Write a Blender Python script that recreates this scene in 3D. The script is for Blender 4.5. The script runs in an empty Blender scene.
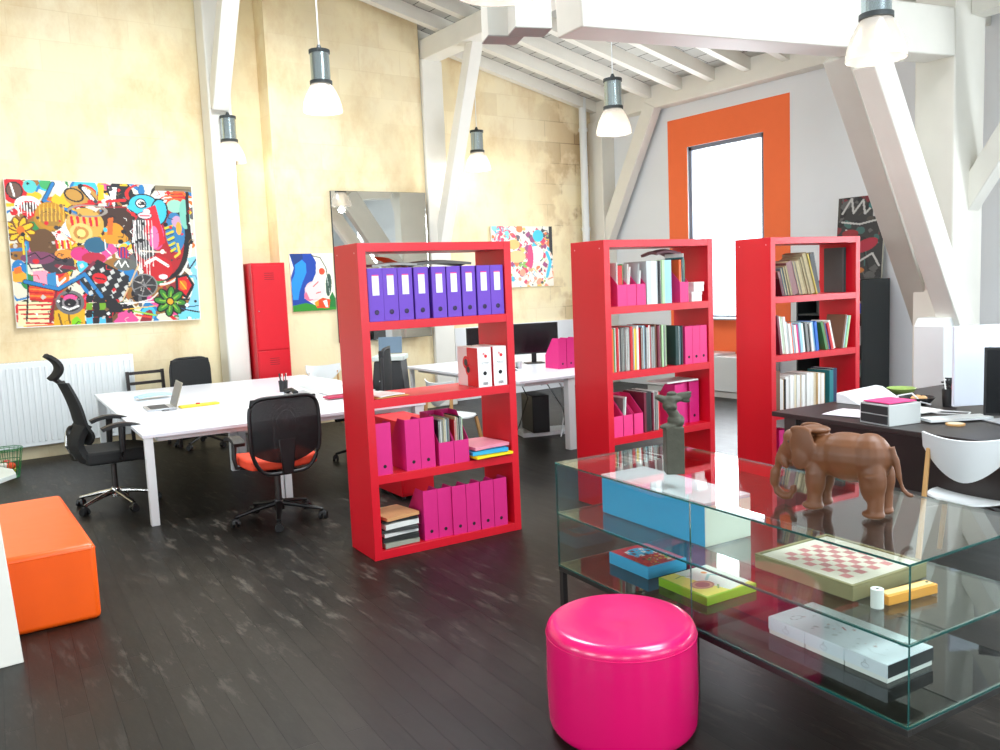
import bpy, bmesh, math, random
import numpy as np
from mathutils import Vector, Matrix
C = bpy.context.scene.collection
PI = math.pi
rnd = random.Random(7)

# ---------------------------------------------------------------- materials
def lin(c):
    r = []
    for v in c[:3]:
        v = v / 255.0
        r.append(v / 12.92 if v <= 0.04045 else ((v + 0.055) / 1.055) ** 2.4)
    return (r[0], r[1], r[2], 1.0)
MATS = {}
def nodes(name):
    m = bpy.data.materials.new(name); m.use_nodes = True
    nt = m.node_tree; b = nt.nodes['Principled BSDF']
    return m, nt, b
def pm(name, col, rough=0.5, metal=0.0, var=0.0, scale=8.0, bump=0.0, coat=0.0, spec=0.5, emit=None, sheen=0):
    if name in MATS: return MATS[name]
    m, nt, b = nodes(name)
    c = lin(col)
    b.inputs['Base Color'].default_value = c
    b.inputs['Roughness'].default_value = rough
    b.inputs['Metallic'].default_value = metal
    b.inputs['Specular IOR Level'].default_value = spec
    b.inputs['Coat Weight'].default_value = coat
    b.inputs['Coat Roughness'].default_value = 0.12
    tc = nt.nodes.new('ShaderNodeTexCoord')
    n = nt.nodes.new('ShaderNodeTexNoise'); n.inputs['Scale'].default_value = scale; n.inputs['Detail'].default_value = 4
    nt.links.new(tc.outputs['Object'], n.inputs['Vector'])
    if var > 0:
        mx = nt.nodes.new('ShaderNodeMix'); mx.data_type = 'RGBA'
        mx.inputs['A'].default_value = tuple(x * (1 - var) for x in c[:3]) + (1,)
        mx.inputs['B'].default_value = tuple(min(1, x * (1 + var)) for x in c[:3]) + (1,)
        nt.links.new(n.outputs['Fac'], mx.inputs['Factor'])
        nt.links.new(mx.outputs['Result'], b.inputs['Base Color'])
    if bump > 0:
        bp = nt.nodes.new('ShaderNodeBump'); bp.inputs['Strength'].default_value = bump; bp.inputs['Distance'].default_value = 0.01
        nt.links.new(n.outputs['Fac'], bp.inputs['Height']); nt.links.new(bp.outputs['Normal'], b.inputs['Normal'])
    if emit:
        b.inputs['Emission Color'].default_value = lin(emit[0]); b.inputs['Emission Strength'].default_value = emit[1]
    MATS[name] = m
    return m

def ramp(nt, stops):
    r = nt.nodes.new('ShaderNodeValToRGB')
    while len(r.color_ramp.elements) < len(stops): r.color_ramp.elements.new(0.5)
    for e, (p, c) in zip(r.color_ramp.elements, stops): e.position = p; e.color = c
    return r
def mapping(nt, scale=(1, 1, 1), rot=(0, 0, 0), loc=(0, 0, 0)):
    tc = nt.nodes.new('ShaderNodeTexCoord'); mp = nt.nodes.new('ShaderNodeMapping')
    mp.inputs['Scale'].default_value = scale; mp.inputs['Rotation'].default_value = rot; mp.inputs['Location'].default_value = loc
    nt.links.new(tc.outputs['Object'], mp.inputs['Vector']); return mp
def noise(nt, mp, scale, detail=4, rough=0.5):
    n = nt.nodes.new('ShaderNodeTexNoise'); n.inputs['Scale'].default_value = scale; n.inputs['Detail'].default_value = detail
    n.inputs['Roughness'].default_value = rough
    nt.links.new(mp.outputs[0], n.inputs['Vector']); return n
def mixc(nt, fac, a, b, mode='MIX'):
    mx = nt.nodes.new('ShaderNodeMix'); mx.data_type = 'RGBA'; mx.blend_type = mode
    for k, v in (('Factor', fac), ('A', a), ('B', b)):
        if isinstance(v, (int, float)) or isinstance(v, tuple): mx.inputs[k].default_value = v
        else: nt.links.new(v, mx.inputs[k])
    return mx.outputs['Result']

def mat_floor():
    m, nt, b = nodes('floor_planks')
    mp = mapping(nt, (1, 1, 1), (0, 0, math.radians(90 + 5)))
    br = nt.nodes.new('ShaderNodeTexBrick'); nt.links.new(mp.outputs[0], br.inputs['Vector'])
    br.inputs['Scale'].default_value = 1.0; br.inputs['Brick Width'].default_value = 1.3; br.inputs['Row Height'].default_value = 0.105
    br.inputs['Mortar Size'].default_value = 0.0022; br.inputs['Mortar Smooth'].default_value = 0.3; br.offset = 0.37
    br.inputs['Color1'].default_value = lin((23, 21, 18)); br.inputs['Color2'].default_value = lin((35, 32, 28)); br.inputs['Mortar'].default_value = lin((12, 10, 9))
    # worn scuffs, stretched along the boards
    mp2 = mapping(nt, (9, 1.7, 1), (0, 0, math.radians(5)))
    n1 = noise(nt, mp2, 1.5, 12, 0.74)
    r1 = ramp(nt, [(0.54, (0, 0, 0, 1)), (0.64, (1, 1, 1, 1))]); nt.links.new(n1.outputs['Fac'], r1.inputs['Fac'])
    mp3 = mapping(nt, (0.35, 0.35, 1), loc=(0.3, 0.2, 0)); n2 = noise(nt, mp3, 1.3, 3)
    r2 = ramp(nt, [(0.38, (0, 0, 0, 1)), (0.62, (1, 1, 1, 1))]); nt.links.new(n2.outputs['Fac'], r2.inputs['Fac'])
    f = nt.nodes.new('ShaderNodeMath'); f.operation = 'MULTIPLY'; nt.links.new(r1.outputs[0], f.inputs[0]); nt.links.new(r2.outputs[0], f.inputs[1])
    f2 = nt.nodes.new('ShaderNodeMath'); f2.operation = 'MULTIPLY'; f2.inputs[1].default_value = 0.58; nt.links.new(f.outputs[0], f2.inputs[0])
    c = mixc(nt, f2.outputs[0], br.outputs['Color'], lin((120, 112, 102)))
    nt.links.new(c, b.inputs['Base Color'])
    rr = nt.nodes.new('ShaderNodeMapRange'); rr.inputs['To Min'].default_value = 0.30; rr.inputs['To Max'].default_value = 0.58
    nt.links.new(n1.outputs['Fac'], rr.inputs['Value']); nt.links.new(rr.outputs[0], b.inputs['Roughness'])
    bp = nt.nodes.new('ShaderNodeBump'); bp.inputs['Strength'].default_value = 0.35; bp.inputs['Distance'].default_value = 0.004
    inv = nt.nodes.new('ShaderNodeMath'); inv.operation = 'SUBTRACT'; inv.inputs[0].default_value = 1; nt.links.new(br.outputs['Fac'], inv.inputs[1])
    ad = nt.nodes.new('ShaderNodeMath'); ad.operation = 'MULTIPLY_ADD'; ad.inputs[1].default_value = 0.5; nt.links.new(n1.outputs['Fac'], ad.inputs[0]); nt.links.new(inv.outputs[0], ad.inputs[2])
    nt.links.new(ad.outputs[0], bp.inputs['Height']); nt.links.new(bp.outputs['Normal'], b.inputs['Normal'])
    b.inputs['Specular IOR Level'].default_value = 0.25
    return m

def mat_stone():
    m, nt, b = nodes('limestone')
    tc = nt.nodes.new('ShaderNodeTexCoord'); sp = nt.nodes.new('ShaderNodeSeparateXYZ'); nt.links.new(tc.outputs['Object'], sp.inputs[0])
    ax = nt.nodes.new('ShaderNodeMath'); ax.operation = 'ADD'; nt.links.new(sp.outputs[0], ax.inputs[0]); nt.links.new(sp.outputs[1], ax.inputs[1])
    cb = nt.nodes.new('ShaderNodeCombineXYZ'); nt.links.new(ax.outputs[0], cb.inputs[0]); nt.links.new(sp.outputs[2], cb.inputs[1])
    br = nt.nodes.new('ShaderNodeTexBrick'); nt.links.new(cb.outputs[0], br.inputs['Vector'])
    br.inputs['Scale'].default_value = 1.0; br.inputs['Brick Width'].default_value = 0.62; br.inputs['Row Height'].default_value = 0.33
    br.inputs['Mortar Size'].default_value = 0.007; br.inputs['Mortar Smooth'].default_value = 0.6; br.inputs['Bias'].default_value = -0.25
    br.inputs['Color1'].default_value = lin((238, 224, 190)); br.inputs['Color2'].default_value = lin((224, 206, 168)); br.inputs['Mortar'].default_value = lin((228, 212, 176))
    mp = mapping(nt); n1 = noise(nt, mp, 0.9, 6, 0.6)
    r1 = ramp(nt, [(0.40, (0, 0, 0, 1)), (0.66, (1, 1, 1, 1))]); nt.links.new(n1.outputs['Fac'], r1.inputs['Fac'])
    c = mixc(nt, r1.outputs[0], br.outputs['Color'], lin((242, 226, 184)))
    n2 = noise(nt, mapping(nt, (1, 1, 0.6), loc=(3, 0, 1)), 1.3, 8, 0.68)
    r2 = ramp(nt, [(0.47, (0, 0, 0, 1)), (0.72, (1, 1, 1, 1))]); nt.links.new(n2.outputs['Fac'], r2.inputs['Fac'])
    f = nt.nodes.new('ShaderNodeMath'); f.operation = 'MULTIPLY'; f.inputs[1].default_value = 0.68; nt.links.new(r2.outputs[0], f.inputs[0])
    c = mixc(nt, f.outputs[0], c, lin((206, 170, 118)))
    # worn brownish blocks where the render has come away near the far right corner
    sx = nt.nodes.new('ShaderNodeMapRange'); sx.inputs['From Min'].default_value = 8.4; sx.inputs['From Max'].default_value = 9.5
    nt.links.new(sp.outputs[0], sx.inputs['Value'])
    n3 = nt.nodes.new('ShaderNodeTexBrick'); nt.links.new(cb.outputs[0], n3.inputs['Vector'])
    n3.inputs['Scale'].default_value = 1.0; n3.inputs['Brick Width'].default_value = 0.62; n3.inputs['Row Height'].default_value = 0.33; n3.inputs['Mortar Size'].default_value = 0.007
    n3.inputs['Color1'].default_value = lin((205, 180, 140)); n3.inputs['Color2'].default_value = lin((148, 112, 78)); n3.inputs['Mortar'].default_value = lin((150, 122, 92)); n3.inputs['Bias'].default_value = -0.55
    g = nt.nodes.new('ShaderNodeMath'); g.operation = 'MULTIPLY'; nz = noise(nt, mapping(nt, loc=(5, 0, 2)), 1.1, 5, .6); rz_ = ramp(nt, [(0.47, (0, 0, 0, 1)), (0.53, (1, 1, 1, 1))]); nt.links.new(nz.outputs['Fac'], rz_.inputs['Fac'])
    nt.links.new(sx.outputs[0], g.inputs[0]); nt.links.new(rz_.outputs[0], g.inputs[1])
    c = mixc(nt, g.outputs[0], c, n3.outputs['Color'])
    nt.links.new(c, b.inputs['Base Color'])
    b.inputs['Roughness'].default_value = 0.9; b.inputs['Specular IOR Level'].default_value = 0.2
    bp = nt.nodes.new('ShaderNodeBump'); bp.inputs['Strength'].default_value = 0.4; bp.inputs['Distance'].default_value = 0.01
    n4 = noise(nt, mapping(nt), 9, 6)
    nt.links.new(n4.outputs['Fac'], bp.inputs['Height']); nt.links.new(bp.outputs['Normal'], b.inputs['Normal'])
    return m

def mat_roof():
    # white boards over the rafters with dark open joints running along Y
    m, nt, b = nodes('roof_boards')
    mp = mapping(nt, (1, 1, 1), (0, 0, PI / 2))
    br = nt.nodes.new('ShaderNodeTexBrick'); nt.links.new(mp.outputs[0], br.inputs['Vector'])
    br.inputs['Scale'].default_value = 1; br.inputs['Brick Width'].default_value = 0.62; br.inputs['Row Height'].default_value = 0.24; br.offset = 0.5
    br.inputs['Mortar Size'].default_value = 0.006; br.inputs['Color1'].default_value = lin((205, 202, 192)); br.inputs['Color2'].default_value = lin((186, 184, 176)); br.inputs['Mortar'].default_value = lin((70, 66, 60))
    n = noise(nt, mapping(nt), 5, 5)
    c = mixc(nt, 0.25, br.outputs['Color'], n.outputs['Fac'], 'MULTIPLY')
    nt.links.new(c, b.inputs['Base Color']); b.inputs['Roughness'].default_value = 0.8
    return m

def mat_glass(name, tint=(0.94, 0.975, 0.96), rough=0.0):
    m = bpy.data.materials.new(name); m.use_nodes = True; nt = m.node_tree; nt.nodes.clear()
    o = nt.nodes.new('ShaderNodeOutputMaterial'); t = nt.nodes.new('ShaderNodeBsdfTransparent'); t.inputs[0].default_value = tint + (1,)
    g = nt.nodes.new('ShaderNodeBsdfGlossy'); g.inputs['Roughness'].default_value = rough; g.inputs['Color'].default_value = (1, 1, 1, 1)
    fr = nt.nodes.new('ShaderNodeFresnel'); ge = nt.nodes.new('ShaderNodeNewGeometry')
    mr = nt.nodes.new('ShaderNodeMapRange'); mr.inputs['To Min'].default_value = 1.5; mr.inputs['To Max'].default_value = 1 / 1.5
    nt.links.new(ge.outputs['Backfacing'], mr.inputs['Value']); nt.links.new(mr.outputs[0], fr.inputs['IOR'])
    mx = nt.nodes.new('ShaderNodeMixShader'); nt.links.new(fr.outputs[0], mx.inputs[0]); nt.links.new(t.outputs[0], mx.inputs[1]); nt.links.new(g.outputs[0], mx.inputs[2])
    nt.links.new(mx.outputs[0], o.inputs['Surface'])
    return m

def mat_mesh(name, col, hole=0.25, scale=420):
    # woven office-chair mesh: fine holes let some light through
    m, nt, b = nodes(name)
    b.inputs['Base Color'].default_value = lin(col); b.inputs['Roughness'].default_value = 0.6
    ck = nt.nodes.new('ShaderNodeTexChecker'); ck.inputs['Scale'].default_value = scale
    nt.links.new(mapping(nt).outputs[0], ck.inputs['Vector'])
    ml = nt.nodes.new('ShaderNodeMapRange'); ml.inputs['To Min'].default_value = 1.0; ml.inputs['To Max'].default_value = 1 - 2 * hole
    nt.links.new(ck.outputs['Fac'], ml.inputs['Value']); nt.links.new(ml.outputs[0], b.inputs['Alpha'])
    return m

def mat_paint():
    m, nt, b = nodes('painted_picture')
    a = nt.nodes.new('ShaderNodeAttribute'); a.attribute_name = 'paint'
    nt.links.new(a.outputs['Color'], b.inputs['Base Color']); b.inputs['Roughness'].default_value = 0.55
    return m

def mat_frosted():
    m = bpy.data.materials.new('prismatic_glass'); m.use_nodes = True; nt = m.node_tree; nt.nodes.clear()
    o = nt.nodes.new('ShaderNodeOutputMaterial')
    t = nt.nodes.new('ShaderNodeBsdfTransparent'); t.inputs[0].default_value = (1, 0.98, 0.94, 1)
    tr = nt.nodes.new('ShaderNodeBsdfTranslucent'); tr.inputs[0].default_value = (0.62, 0.59, 0.56, 1)
    d = nt.nodes.new('ShaderNodeBsdfDiffuse'); d.inputs[0].default_value = (0.6, 0.58, 0.56, 1)
    g = nt.nodes.new('ShaderNodeBsdfGlossy'); g.inputs['Roughness'].default_value = 0.15
    m1 = nt.nodes.new('ShaderNodeMixShader'); m1.inputs[0].default_value = 0.5; nt.links.new(tr.outputs[0], m1.inputs[1]); nt.links.new(d.outputs[0], m1.inputs[2])
    m2 = nt.nodes.new('ShaderNodeMixShader'); m2.inputs[0].default_value = 0.42; nt.links.new(t.outputs[0], m2.inputs[1]); nt.links.new(m1.outputs[0], m2.inputs[2])
    m3 = nt.nodes.new('ShaderNodeMixShader'); m3.inputs[0].default_value = 0.12; nt.links.new(m2.outputs[0], m3.inputs[1]); nt.links.new(g.outputs[0], m3.inputs[2])
    nt.links.new(m3.outputs[0], o.inputs['Surface']); return m

FLOOR = mat_floor(); STONE = mat_stone(); ROOF = mat_roof(); PAINT = mat_paint()
GLASS = mat_glass('clear_glass'); PANE = mat_glass('window_glass', (0.97, 0.99, 1.0)); FROST = mat_frosted()
GEDGE = pm('glass_edge_green', (14, 92, 86), 0.12, coat=0.6)
GEDGE.node_tree.nodes['Principled BSDF'].inputs['Transmission Weight'].default_value = 0.35
WHITEWALL = pm('white_plaster', (226, 229, 232), 0.85, var=0.03, scale=2, bump=0.08, spec=0.2)
TIMBER = pm('white_painted_timber', (228, 225, 215), 0.6, var=0.07, scale=3, bump=0.35)
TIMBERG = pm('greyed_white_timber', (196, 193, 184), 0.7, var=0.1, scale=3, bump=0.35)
ORANGEP = pm('orange_wall_paint', (244, 112, 58), 0.7, var=0.03)
RED = pm('red_lacquer', (206, 10, 34), 0.42, var=0.04, scale=3, coat=0.08)
REDM = pm('red_metal', (200, 8, 30), 0.4, var=0.03)
PURPLE = pm('purple_board', (104, 60, 178), 0.5, var=0.04)
PINK = pm('magenta_board', (205, 26, 116), 0.55, var=0.05, scale=14)
PINKV = pm('pink_vinyl', (216, 10, 98), 0.24, var=0.05, scale=4, bump=0.05, coat=0.3)
ORV = pm('orange_vinyl', (246, 92, 12), 0.36, var=0.04, scale=5, bump=0.25, coat=0.15)
WHITE = pm('white_laminate', (232, 234, 240), 0.28, var=0.015, scale=3)
WHITEL = pm('white_lacquer', (226, 230, 230), 0.45, var=0.02)
PAPER = pm('white_paper', (235, 234, 230), 0.75, var=0.03)
CREAM = pm('cream_pages', (218, 206, 178), 0.8, var=0.08, scale=60)
BLACK = pm('black_plastic', (22, 22, 23), 0.45, var=0.1)
BLACKF = pm('black_fabric', (24, 25, 25), 0.8, var=0.15, scale=40, bump=0.2)
DARK = pm('dark_stained_wood', (44, 38, 36), 0.4, var=0.12, scale=5)
CHROME = pm('polished_aluminium', (200, 200, 196), 0.22, metal=1.0)
STEEL = pm('dark_steel', (70, 68, 66), 0.4, metal=0.7, var=0.1)
SILVER = pm('silver_casing', (190, 194, 198), 0.35, metal=0.6)
WOOD = pm('birch_wood', (206, 158, 98), 0.5, var=0.12, scale=9)
HOLE = pm('dark_hole', (14, 8, 10), 0.7)
SCREEN = pm('black_screen', (14, 16, 18), 0.2)
BRONZE = pm('patinated_bronze', (66, 66, 54), 0.6, metal=0.25, var=0.35, scale=25, bump=0.5)
TERRA = pm('terracotta_brown', (106, 63, 32), 0.5, var=0.35, scale=6, bump=0.15)
GREYD = pm('anthracite_metal', (40, 46, 47), 0.5, var=0.06)
MESHB = mat_mesh('black_chair_mesh', (18, 19, 20), 0.16)
ORSEAT = pm('orange_seat_fabric', (235, 74, 42), 0.75, var=0.06, scale=30)
ALU = pm('lamp_aluminium', (176, 190, 194), 0.22, metal=0.9)
BULB = pm('lamp_bulb', (255, 240, 210), 0.5, emit=((255, 236, 205), 0.8))
CABLEW = pm('white_cable', (225, 225, 225), 0.5)

# ---------------------------------------------------------------- mesh builder
class G:
    def __init__(s): s.bm = bmesh.new(); s.mi = 0
    def _f(s, vs):
        try:
            f = s.bm.faces.new(vs); f.material_index = s.mi; return f
        except ValueError: return None
    def hexa(s, p):   # 8 points: bottom 0-3 ccw, top 4-7
        v = [s.bm.verts.new(q) for q in p]
        for f in ((3, 2, 1, 0), (4, 5, 6, 7), (0, 1, 5, 4), (1, 2, 6, 5), (2, 3, 7, 6), (3, 0, 4, 7)): s._f([v[i] for i in f])
        return s
    def box(s, x0, x1, y0, y1, z0, z1, mi=None):
        if mi is not None: s.mi = mi
        if x0 > x1: x0, x1 = x1, x0
        if y0 > y1: y0, y1 = y1, y0
        return s.hexa([(x0, y0, z0), (x1, y0, z0), (x1, y1, z0), (x0, y1, z0), (x0, y0, z1), (x1, y0, z1), (x1, y1, z1), (x0, y1, z1)])
    def obox(s, c, sx, sy, sz, rot, mi=None):
        if mi is not None: s.mi = mi
        M = rot if isinstance(rot, Matrix) else Matrix.Rotation(rot, 3, 'Z')
        c = Vector(c); pts = []
        for dz in (-1, 1):
            for dx, dy in ((-1, -1), (1, -1), (1, 1), (-1, 1)): pts.append(c + M @ Vector((dx * sx / 2, dy * sy / 2, dz * sz / 2)))
        return s.hexa(pts)
    def bar(s, p, q, w, h, side=(0, 1, 0), w2=None, h2=None, mi=None):
        """rectangular timber from p to q; w measured along `side`"""
        if mi is not None: s.mi = mi
        p, q = Vector(p), Vector(q); d = (q - p).normalized(); a = Vector(side); a = (a - d * a.dot(d)).normalized(); b = d.cross(a)
        w2 = w if w2 is None else w2; h2 = h if h2 is None else h2; pts = []
        for c, ww, hh in ((p, w, h), (q, w2, h2)):
            for i, j in ((-1, -1), (1, -1), (1, 1), (-1, 1)): pts.append(c + a * ww / 2 * i + b * hh / 2 * j)
        return s.hexa(pts)
    def tube(s, pts, r, n=10, closed=False, mi=None, squash=1.0, up=(0, 0, 1)):
        if mi is not None: s.mi = mi
        pts = [Vector(p) for p in pts]; m = len(pts); rs = r if isinstance(r, (list, tuple)) else [r] * m
        rings = []
        for i, p in enumerate(pts):
            if closed: d = pts[(i + 1) % m] - pts[i - 1]
            else: d = pts[min(i + 1, m - 1)] - pts[max(i - 1, 0)]
            d.normalize(); u = Vector(up)
            if abs(u.dot(d)) > 0.95: u = Vector((1, 0, 0)) if abs(d.x) < 0.9 else Vector((0, 1, 0))
            a = d.cross(u).normalized(); b = a.cross(d).normalized()
            rings.append([s.bm.verts.new(p + a * math.cos(2 * PI * k / n) * rs[i] + b * math.sin(2 * PI * k / n) * rs[i] * squash) for k in range(n)])
        for i in range(m if closed else m - 1):
            A, B = rings[i], rings[(i + 1) % m]
            for k in range(n): s._f([A[k], A[(k + 1) % n], B[(k + 1) % n], B[k]])
        if not closed: s._f(rings[0][::-1]); s._f(rings[-1])
        return s
    def lathe(s, prof, c=(0, 0, 0), n=24, mi=None, sy=1.0):
        if mi is not None: s.mi = mi
        rings = []
        for r, z in prof:
            if r < 1e-6: rings.append([s.bm.verts.new((c[0], c[1], c[2] + z))])
            else: rings.append([s.bm.verts.new((c[0] + r * math.cos(2 * PI * k / n), c[1] + sy * r * math.sin(2 * PI * k / n), c[2] + z)) for k in range(n)])
        for A, B in zip(rings, rings[1:]):
            for k in range(n):
                k2 = (k + 1) % n
                if len(A) == 1 and len(B) == 1: continue
                if len(A) == 1: s._f([A[0], B[k2], B[k]][::-1])
                elif len(B) == 1: s._f([A[k], A[k2], B[0]])
                else: s._f([A[k], A[k2], B[k2], B[k]])
        return s
    def cyl(s, c, r, z0, z1, n=24, mi=None): return s.lathe([(0, z0), (r, z0), (r, z1), (0, z1)], (c[0], c[1], 0), n, mi)
    def prism(s, poly, a, b, axis='x', mi=None):
        if mi is not None: s.mi = mi
        def P(t, u, v): return {'x': (t, u, v), 'y': (u, t, v), 'z': (u, v, t)}[axis]
        A = [s.bm.verts.new(P(a, *p)) for p in poly]; B = [s.bm.verts.new(P(b, *p)) for p in poly]; n = len(poly)
        s._f(A); s._f(B[::-1])
        for i in range(n): s._f([A[i], B[i], B[(i + 1) % n], A[(i + 1) % n]])
        return s
    def sheet(s, fn, nu, nv, t, mi=None, mask=None):
        """curved panel: fn(u,v)->point, thickness t along the local normal"""
        if mi is not None: s.mi = mi
        P = [[Vector(fn(i / nu, j / nv)) for j in range(nv + 1)] for i in range(nu + 1)]
        def N(i, j):
            du = P[min(i + 1, nu)][j] - P[max(i - 1, 0)][j]; dv = P[i][min(j + 1, nv)] - P[i][max(j - 1, 0)]
            n = du.cross(dv); return n.normalized() if n.length > 1e-12 else Vector((0, 0, 1))
        F = [[s.bm.verts.new(P[i][j] + N(i, j) * t / 2) for j in range(nv + 1)] for i in range(nu + 1)]
        B = [[s.bm.verts.new(P[i][j] - N(i, j) * t / 2) for j in range(nv + 1)] for i in range(nu + 1)]
        for i in range(nu):
            for j in range(nv):
                s._f([F[i][j], F[i + 1][j], F[i + 1][j + 1], F[i][j + 1]]); s._f([B[i][j + 1], B[i + 1][j + 1], B[i + 1][j], B[i][j]])
        for i in range(nu):
            s._f([F[i][0], B[i][0], B[i + 1][0], F[i + 1][0]]); s._f([F[i + 1][nv], B[i + 1][nv], B[i][nv], F[i][nv]])
        for j in range(nv):
            s._f([F[0][j + 1], B[0][j + 1], B[0][j], F[0][j]]); s._f([F[nu][j], B[nu][j], B[nu][j + 1], F[nu][j + 1]])
        return s
    def ell(s, c, r, rot=None, n=16, mi=None):
        if mi is not None: s.mi = mi
        M = rot or Matrix.Identity(3); c = Vector(c); rings = []
        m = n // 2
        for i in range(m + 1):
            th = PI * i / m
            if i in (0, m): rings.append([s.bm.verts.new(c + M @ Vector((0, 0, r[2] * math.cos(th))))])
            else: rings.append([s.bm.verts.new(c + M @ Vector((r[0] * math.sin(th) * math.cos(2 * PI * k / n), r[1] * math.sin(th) * math.sin(2 * PI * k / n), r[2] * math.cos(th)))) for k in range(n)])
        for A, B in zip(rings, rings[1:]):
            for k in range(n):
                k2 = (k + 1) % n
                if len(A) == 1: s._f([A[0], B[k], B[k2]])
                elif len(B) == 1: s._f([A[k2], A[k], B[0]])
                else: s._f([A[k2], A[k], B[k], B[k2]])
        return s
    def xf(s, M): bmesh.ops.transform(s.bm, matrix=M, verts=s.bm.verts); return s
    def build(s, name, mats, parent=None, bevel=0.0, seg=2, smooth=True, angle=35, remesh=0.0, smoothit=0, subsurf=0):
        bmesh.ops.recalc_face_normals(s.bm, faces=s.bm.faces)
        me = bpy.data.meshes.new(name); s.bm.to_mesh(me); s.bm.free()
        for m in (mats if isinstance(mats, (list, tuple)) else [mats]): me.materials.append(m)
        o = bpy.data.objects.new(name, me); C.objects.link(o)
        if parent is not None: o.parent = parent
        if smooth:
            for p in me.polygons: p.use_smooth = True
            try: me.set_sharp_from_angle(angle=math.radians(angle))
            except Exception: pass
        if remesh:
            r = o.modifiers.new('remesh', 'REMESH'); r.mode = 'VOXEL'; r.voxel_size = remesh; r.use_smooth_shade = True
            if smoothit:
                sm = o.modifiers.new('smooth', 'SMOOTH'); sm.iterations = smoothit; sm.factor = 0.5
        if bevel:
            b = o.modifiers.new('bevel', 'BEVEL'); b.width = bevel; b.segments = seg; b.limit_method = 'ANGLE'; b.angle_limit = math.radians(40)
            b.harden_normals = False
        if subsurf:
            b = o.modifiers.new('sub', 'SUBSURF'); b.levels = subsurf; b.render_levels = subsurf
        return o

def thing(name, label, cat, loc=(0, 0, 0), rz=0.0, group=None):
    o = bpy.data.objects.new(name, None); C.objects.link(o); o.location = loc; o.rotation_euler = (0, 0, rz)
    o['label'] = label; o['category'] = cat
    if group: o['group'] = group
    o.empty_display_size = 0.1
    return o
def tag(o, label, cat, group=None, loc=None, rz=None, rot=None):
    o['label'] = label; o['category'] = cat
    if group: o['group'] = group
    if loc is not None: o.location = loc
    if rz is not None: o.rotation_euler = (0, 0, rz)
    if rot is not None: o.rotation_euler = rot
    return o
def struct(o, label=None):
    o['kind'] = 'structure'
    if label: o['label'] = label
    return o
def kids(o): return [c for c in C.objects if c.parent is o]
def dup(o, loc=None, rz=None, label=None, parent=None, group=None, mat=None):
    src = list(o.children); c = o.copy(); C.objects.link(c); c.parent = parent
    for ch in src: dup(ch, parent=c)
    if loc is not None: c.location = loc
    if rz is not None: c.rotation_euler = (0, 0, rz)
    if label: c['label'] = label
    if group: c['group'] = group
    return c
CH = {}
R5 = math.radians

# ---------------------------------------------------------------- camera
cam = bpy.data.cameras.new('camera'); co = bpy.data.objects.new('camera', cam); C.objects.link(co)
cr, cu, cf = Vector((0.80776826, -0.58802298, -0.04170618)), Vector((0.09707291, 0.06289921, 0.99328774)), Vector((0.58145273, 0.80639486, -0.10788908))
M = Matrix((( cr.x, cu.x, -cf.x), (cr.y, cu.y, -cf.y), (cr.z, cu.z, -cf.z)))
co.matrix_world = Matrix.Translation((0, 0, 1.7469)) @ M.to_4x4()
cam.sensor_width = 36; cam.lens = 846.15 * 36 / 1000; cam.clip_start = 0.05; cam.clip_end = 200
bpy.context.scene.camera = co

# ---------------------------------------------------------------- room shell
YS, XW, XL, YF = 10.72, 10.0, -6.0, -5.0
def zr(x): return 4.68 + 0.2075 * (9.54 - x) if x > 2 else 4.68 + 0.2075 * 7.54 - 0.2075 * (2 - x)
struct(G().box(XL - .3, XW + .3, YF - .3, YS + .3, -0.12, 0).build('floor', FLOOR, smooth=False), 'dark stained plank floor with worn scuffs')
g = G().prism([(XL, 0), (XW + .3, 0), (XW + .3, zr(XW + .3) + .2), (2, zr(2) + .2), (XL, zr(XL) + .2)], YS, YS + .3, 'y')
struct(g.build('wall_back', STONE, smooth=False), 'bare pale limestone wall')
def wall_x(name, x0, x1, ya, yb, z1, wins, mats, label):
    """wall along Y with rectangular openings [(y0,y1,z0,z1)]"""
    g = G(); ys = sorted([ya, yb] + [w[0] for w in wins] + [w[1] for w in wins])
    for a, b in zip(ys, ys[1:]):
        w = [w for w in wins if w[0] <= a + 1e-6 and w[1] >= b - 1e-6]
        if w:
            g.box(x0, x1, a, b, 0, w[0][2]); g.box(x0, x1, a, b, w[0][3], z1)
        else: g.box(x0, x1, a, b, 0, z1)
    return struct(g.build(name, mats, smooth=False), label)
WIN = [(7.45, 8.82, 1.08, 3.66)]
wall_x('wall_right', XW, XW + .35, YF, YS, 5.1, WIN + [(-0.2, 1.8, 1.08, 3.66), (-3.8, -2.2, 1.08, 3.66)], WHITEWALL, 'white plastered wall around the orange window')
wall_x('wall_left', XL - .3, XL, YF, YS, 4.9, [(-3, -1.0, 1.0, 3.7), (1.0, 3.0, 1.0, 3.7), (5, 7.0, 1.0, 3.7)], WHITEWALL, 'white wall')
g = G()
wf = [(-4.2, -2.2), (0.0, 2.0), (4.2, 6.2)]
xs = [XL] + [v for w in wf for v in w] + [XW]
for i, (a, b) in enumerate(zip(xs, xs[1:])):
    if i % 2: g.box(a, b, YF - .3, YF, 0, 0.9); g.box(a, b, YF - .3, YF, 3.7, 6.5)
    else: g.box(a, b, YF - .3, YF, 0, 6.5)
struct(g.build('wall_front', WHITEWALL, smooth=False), 'white wall')
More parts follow.
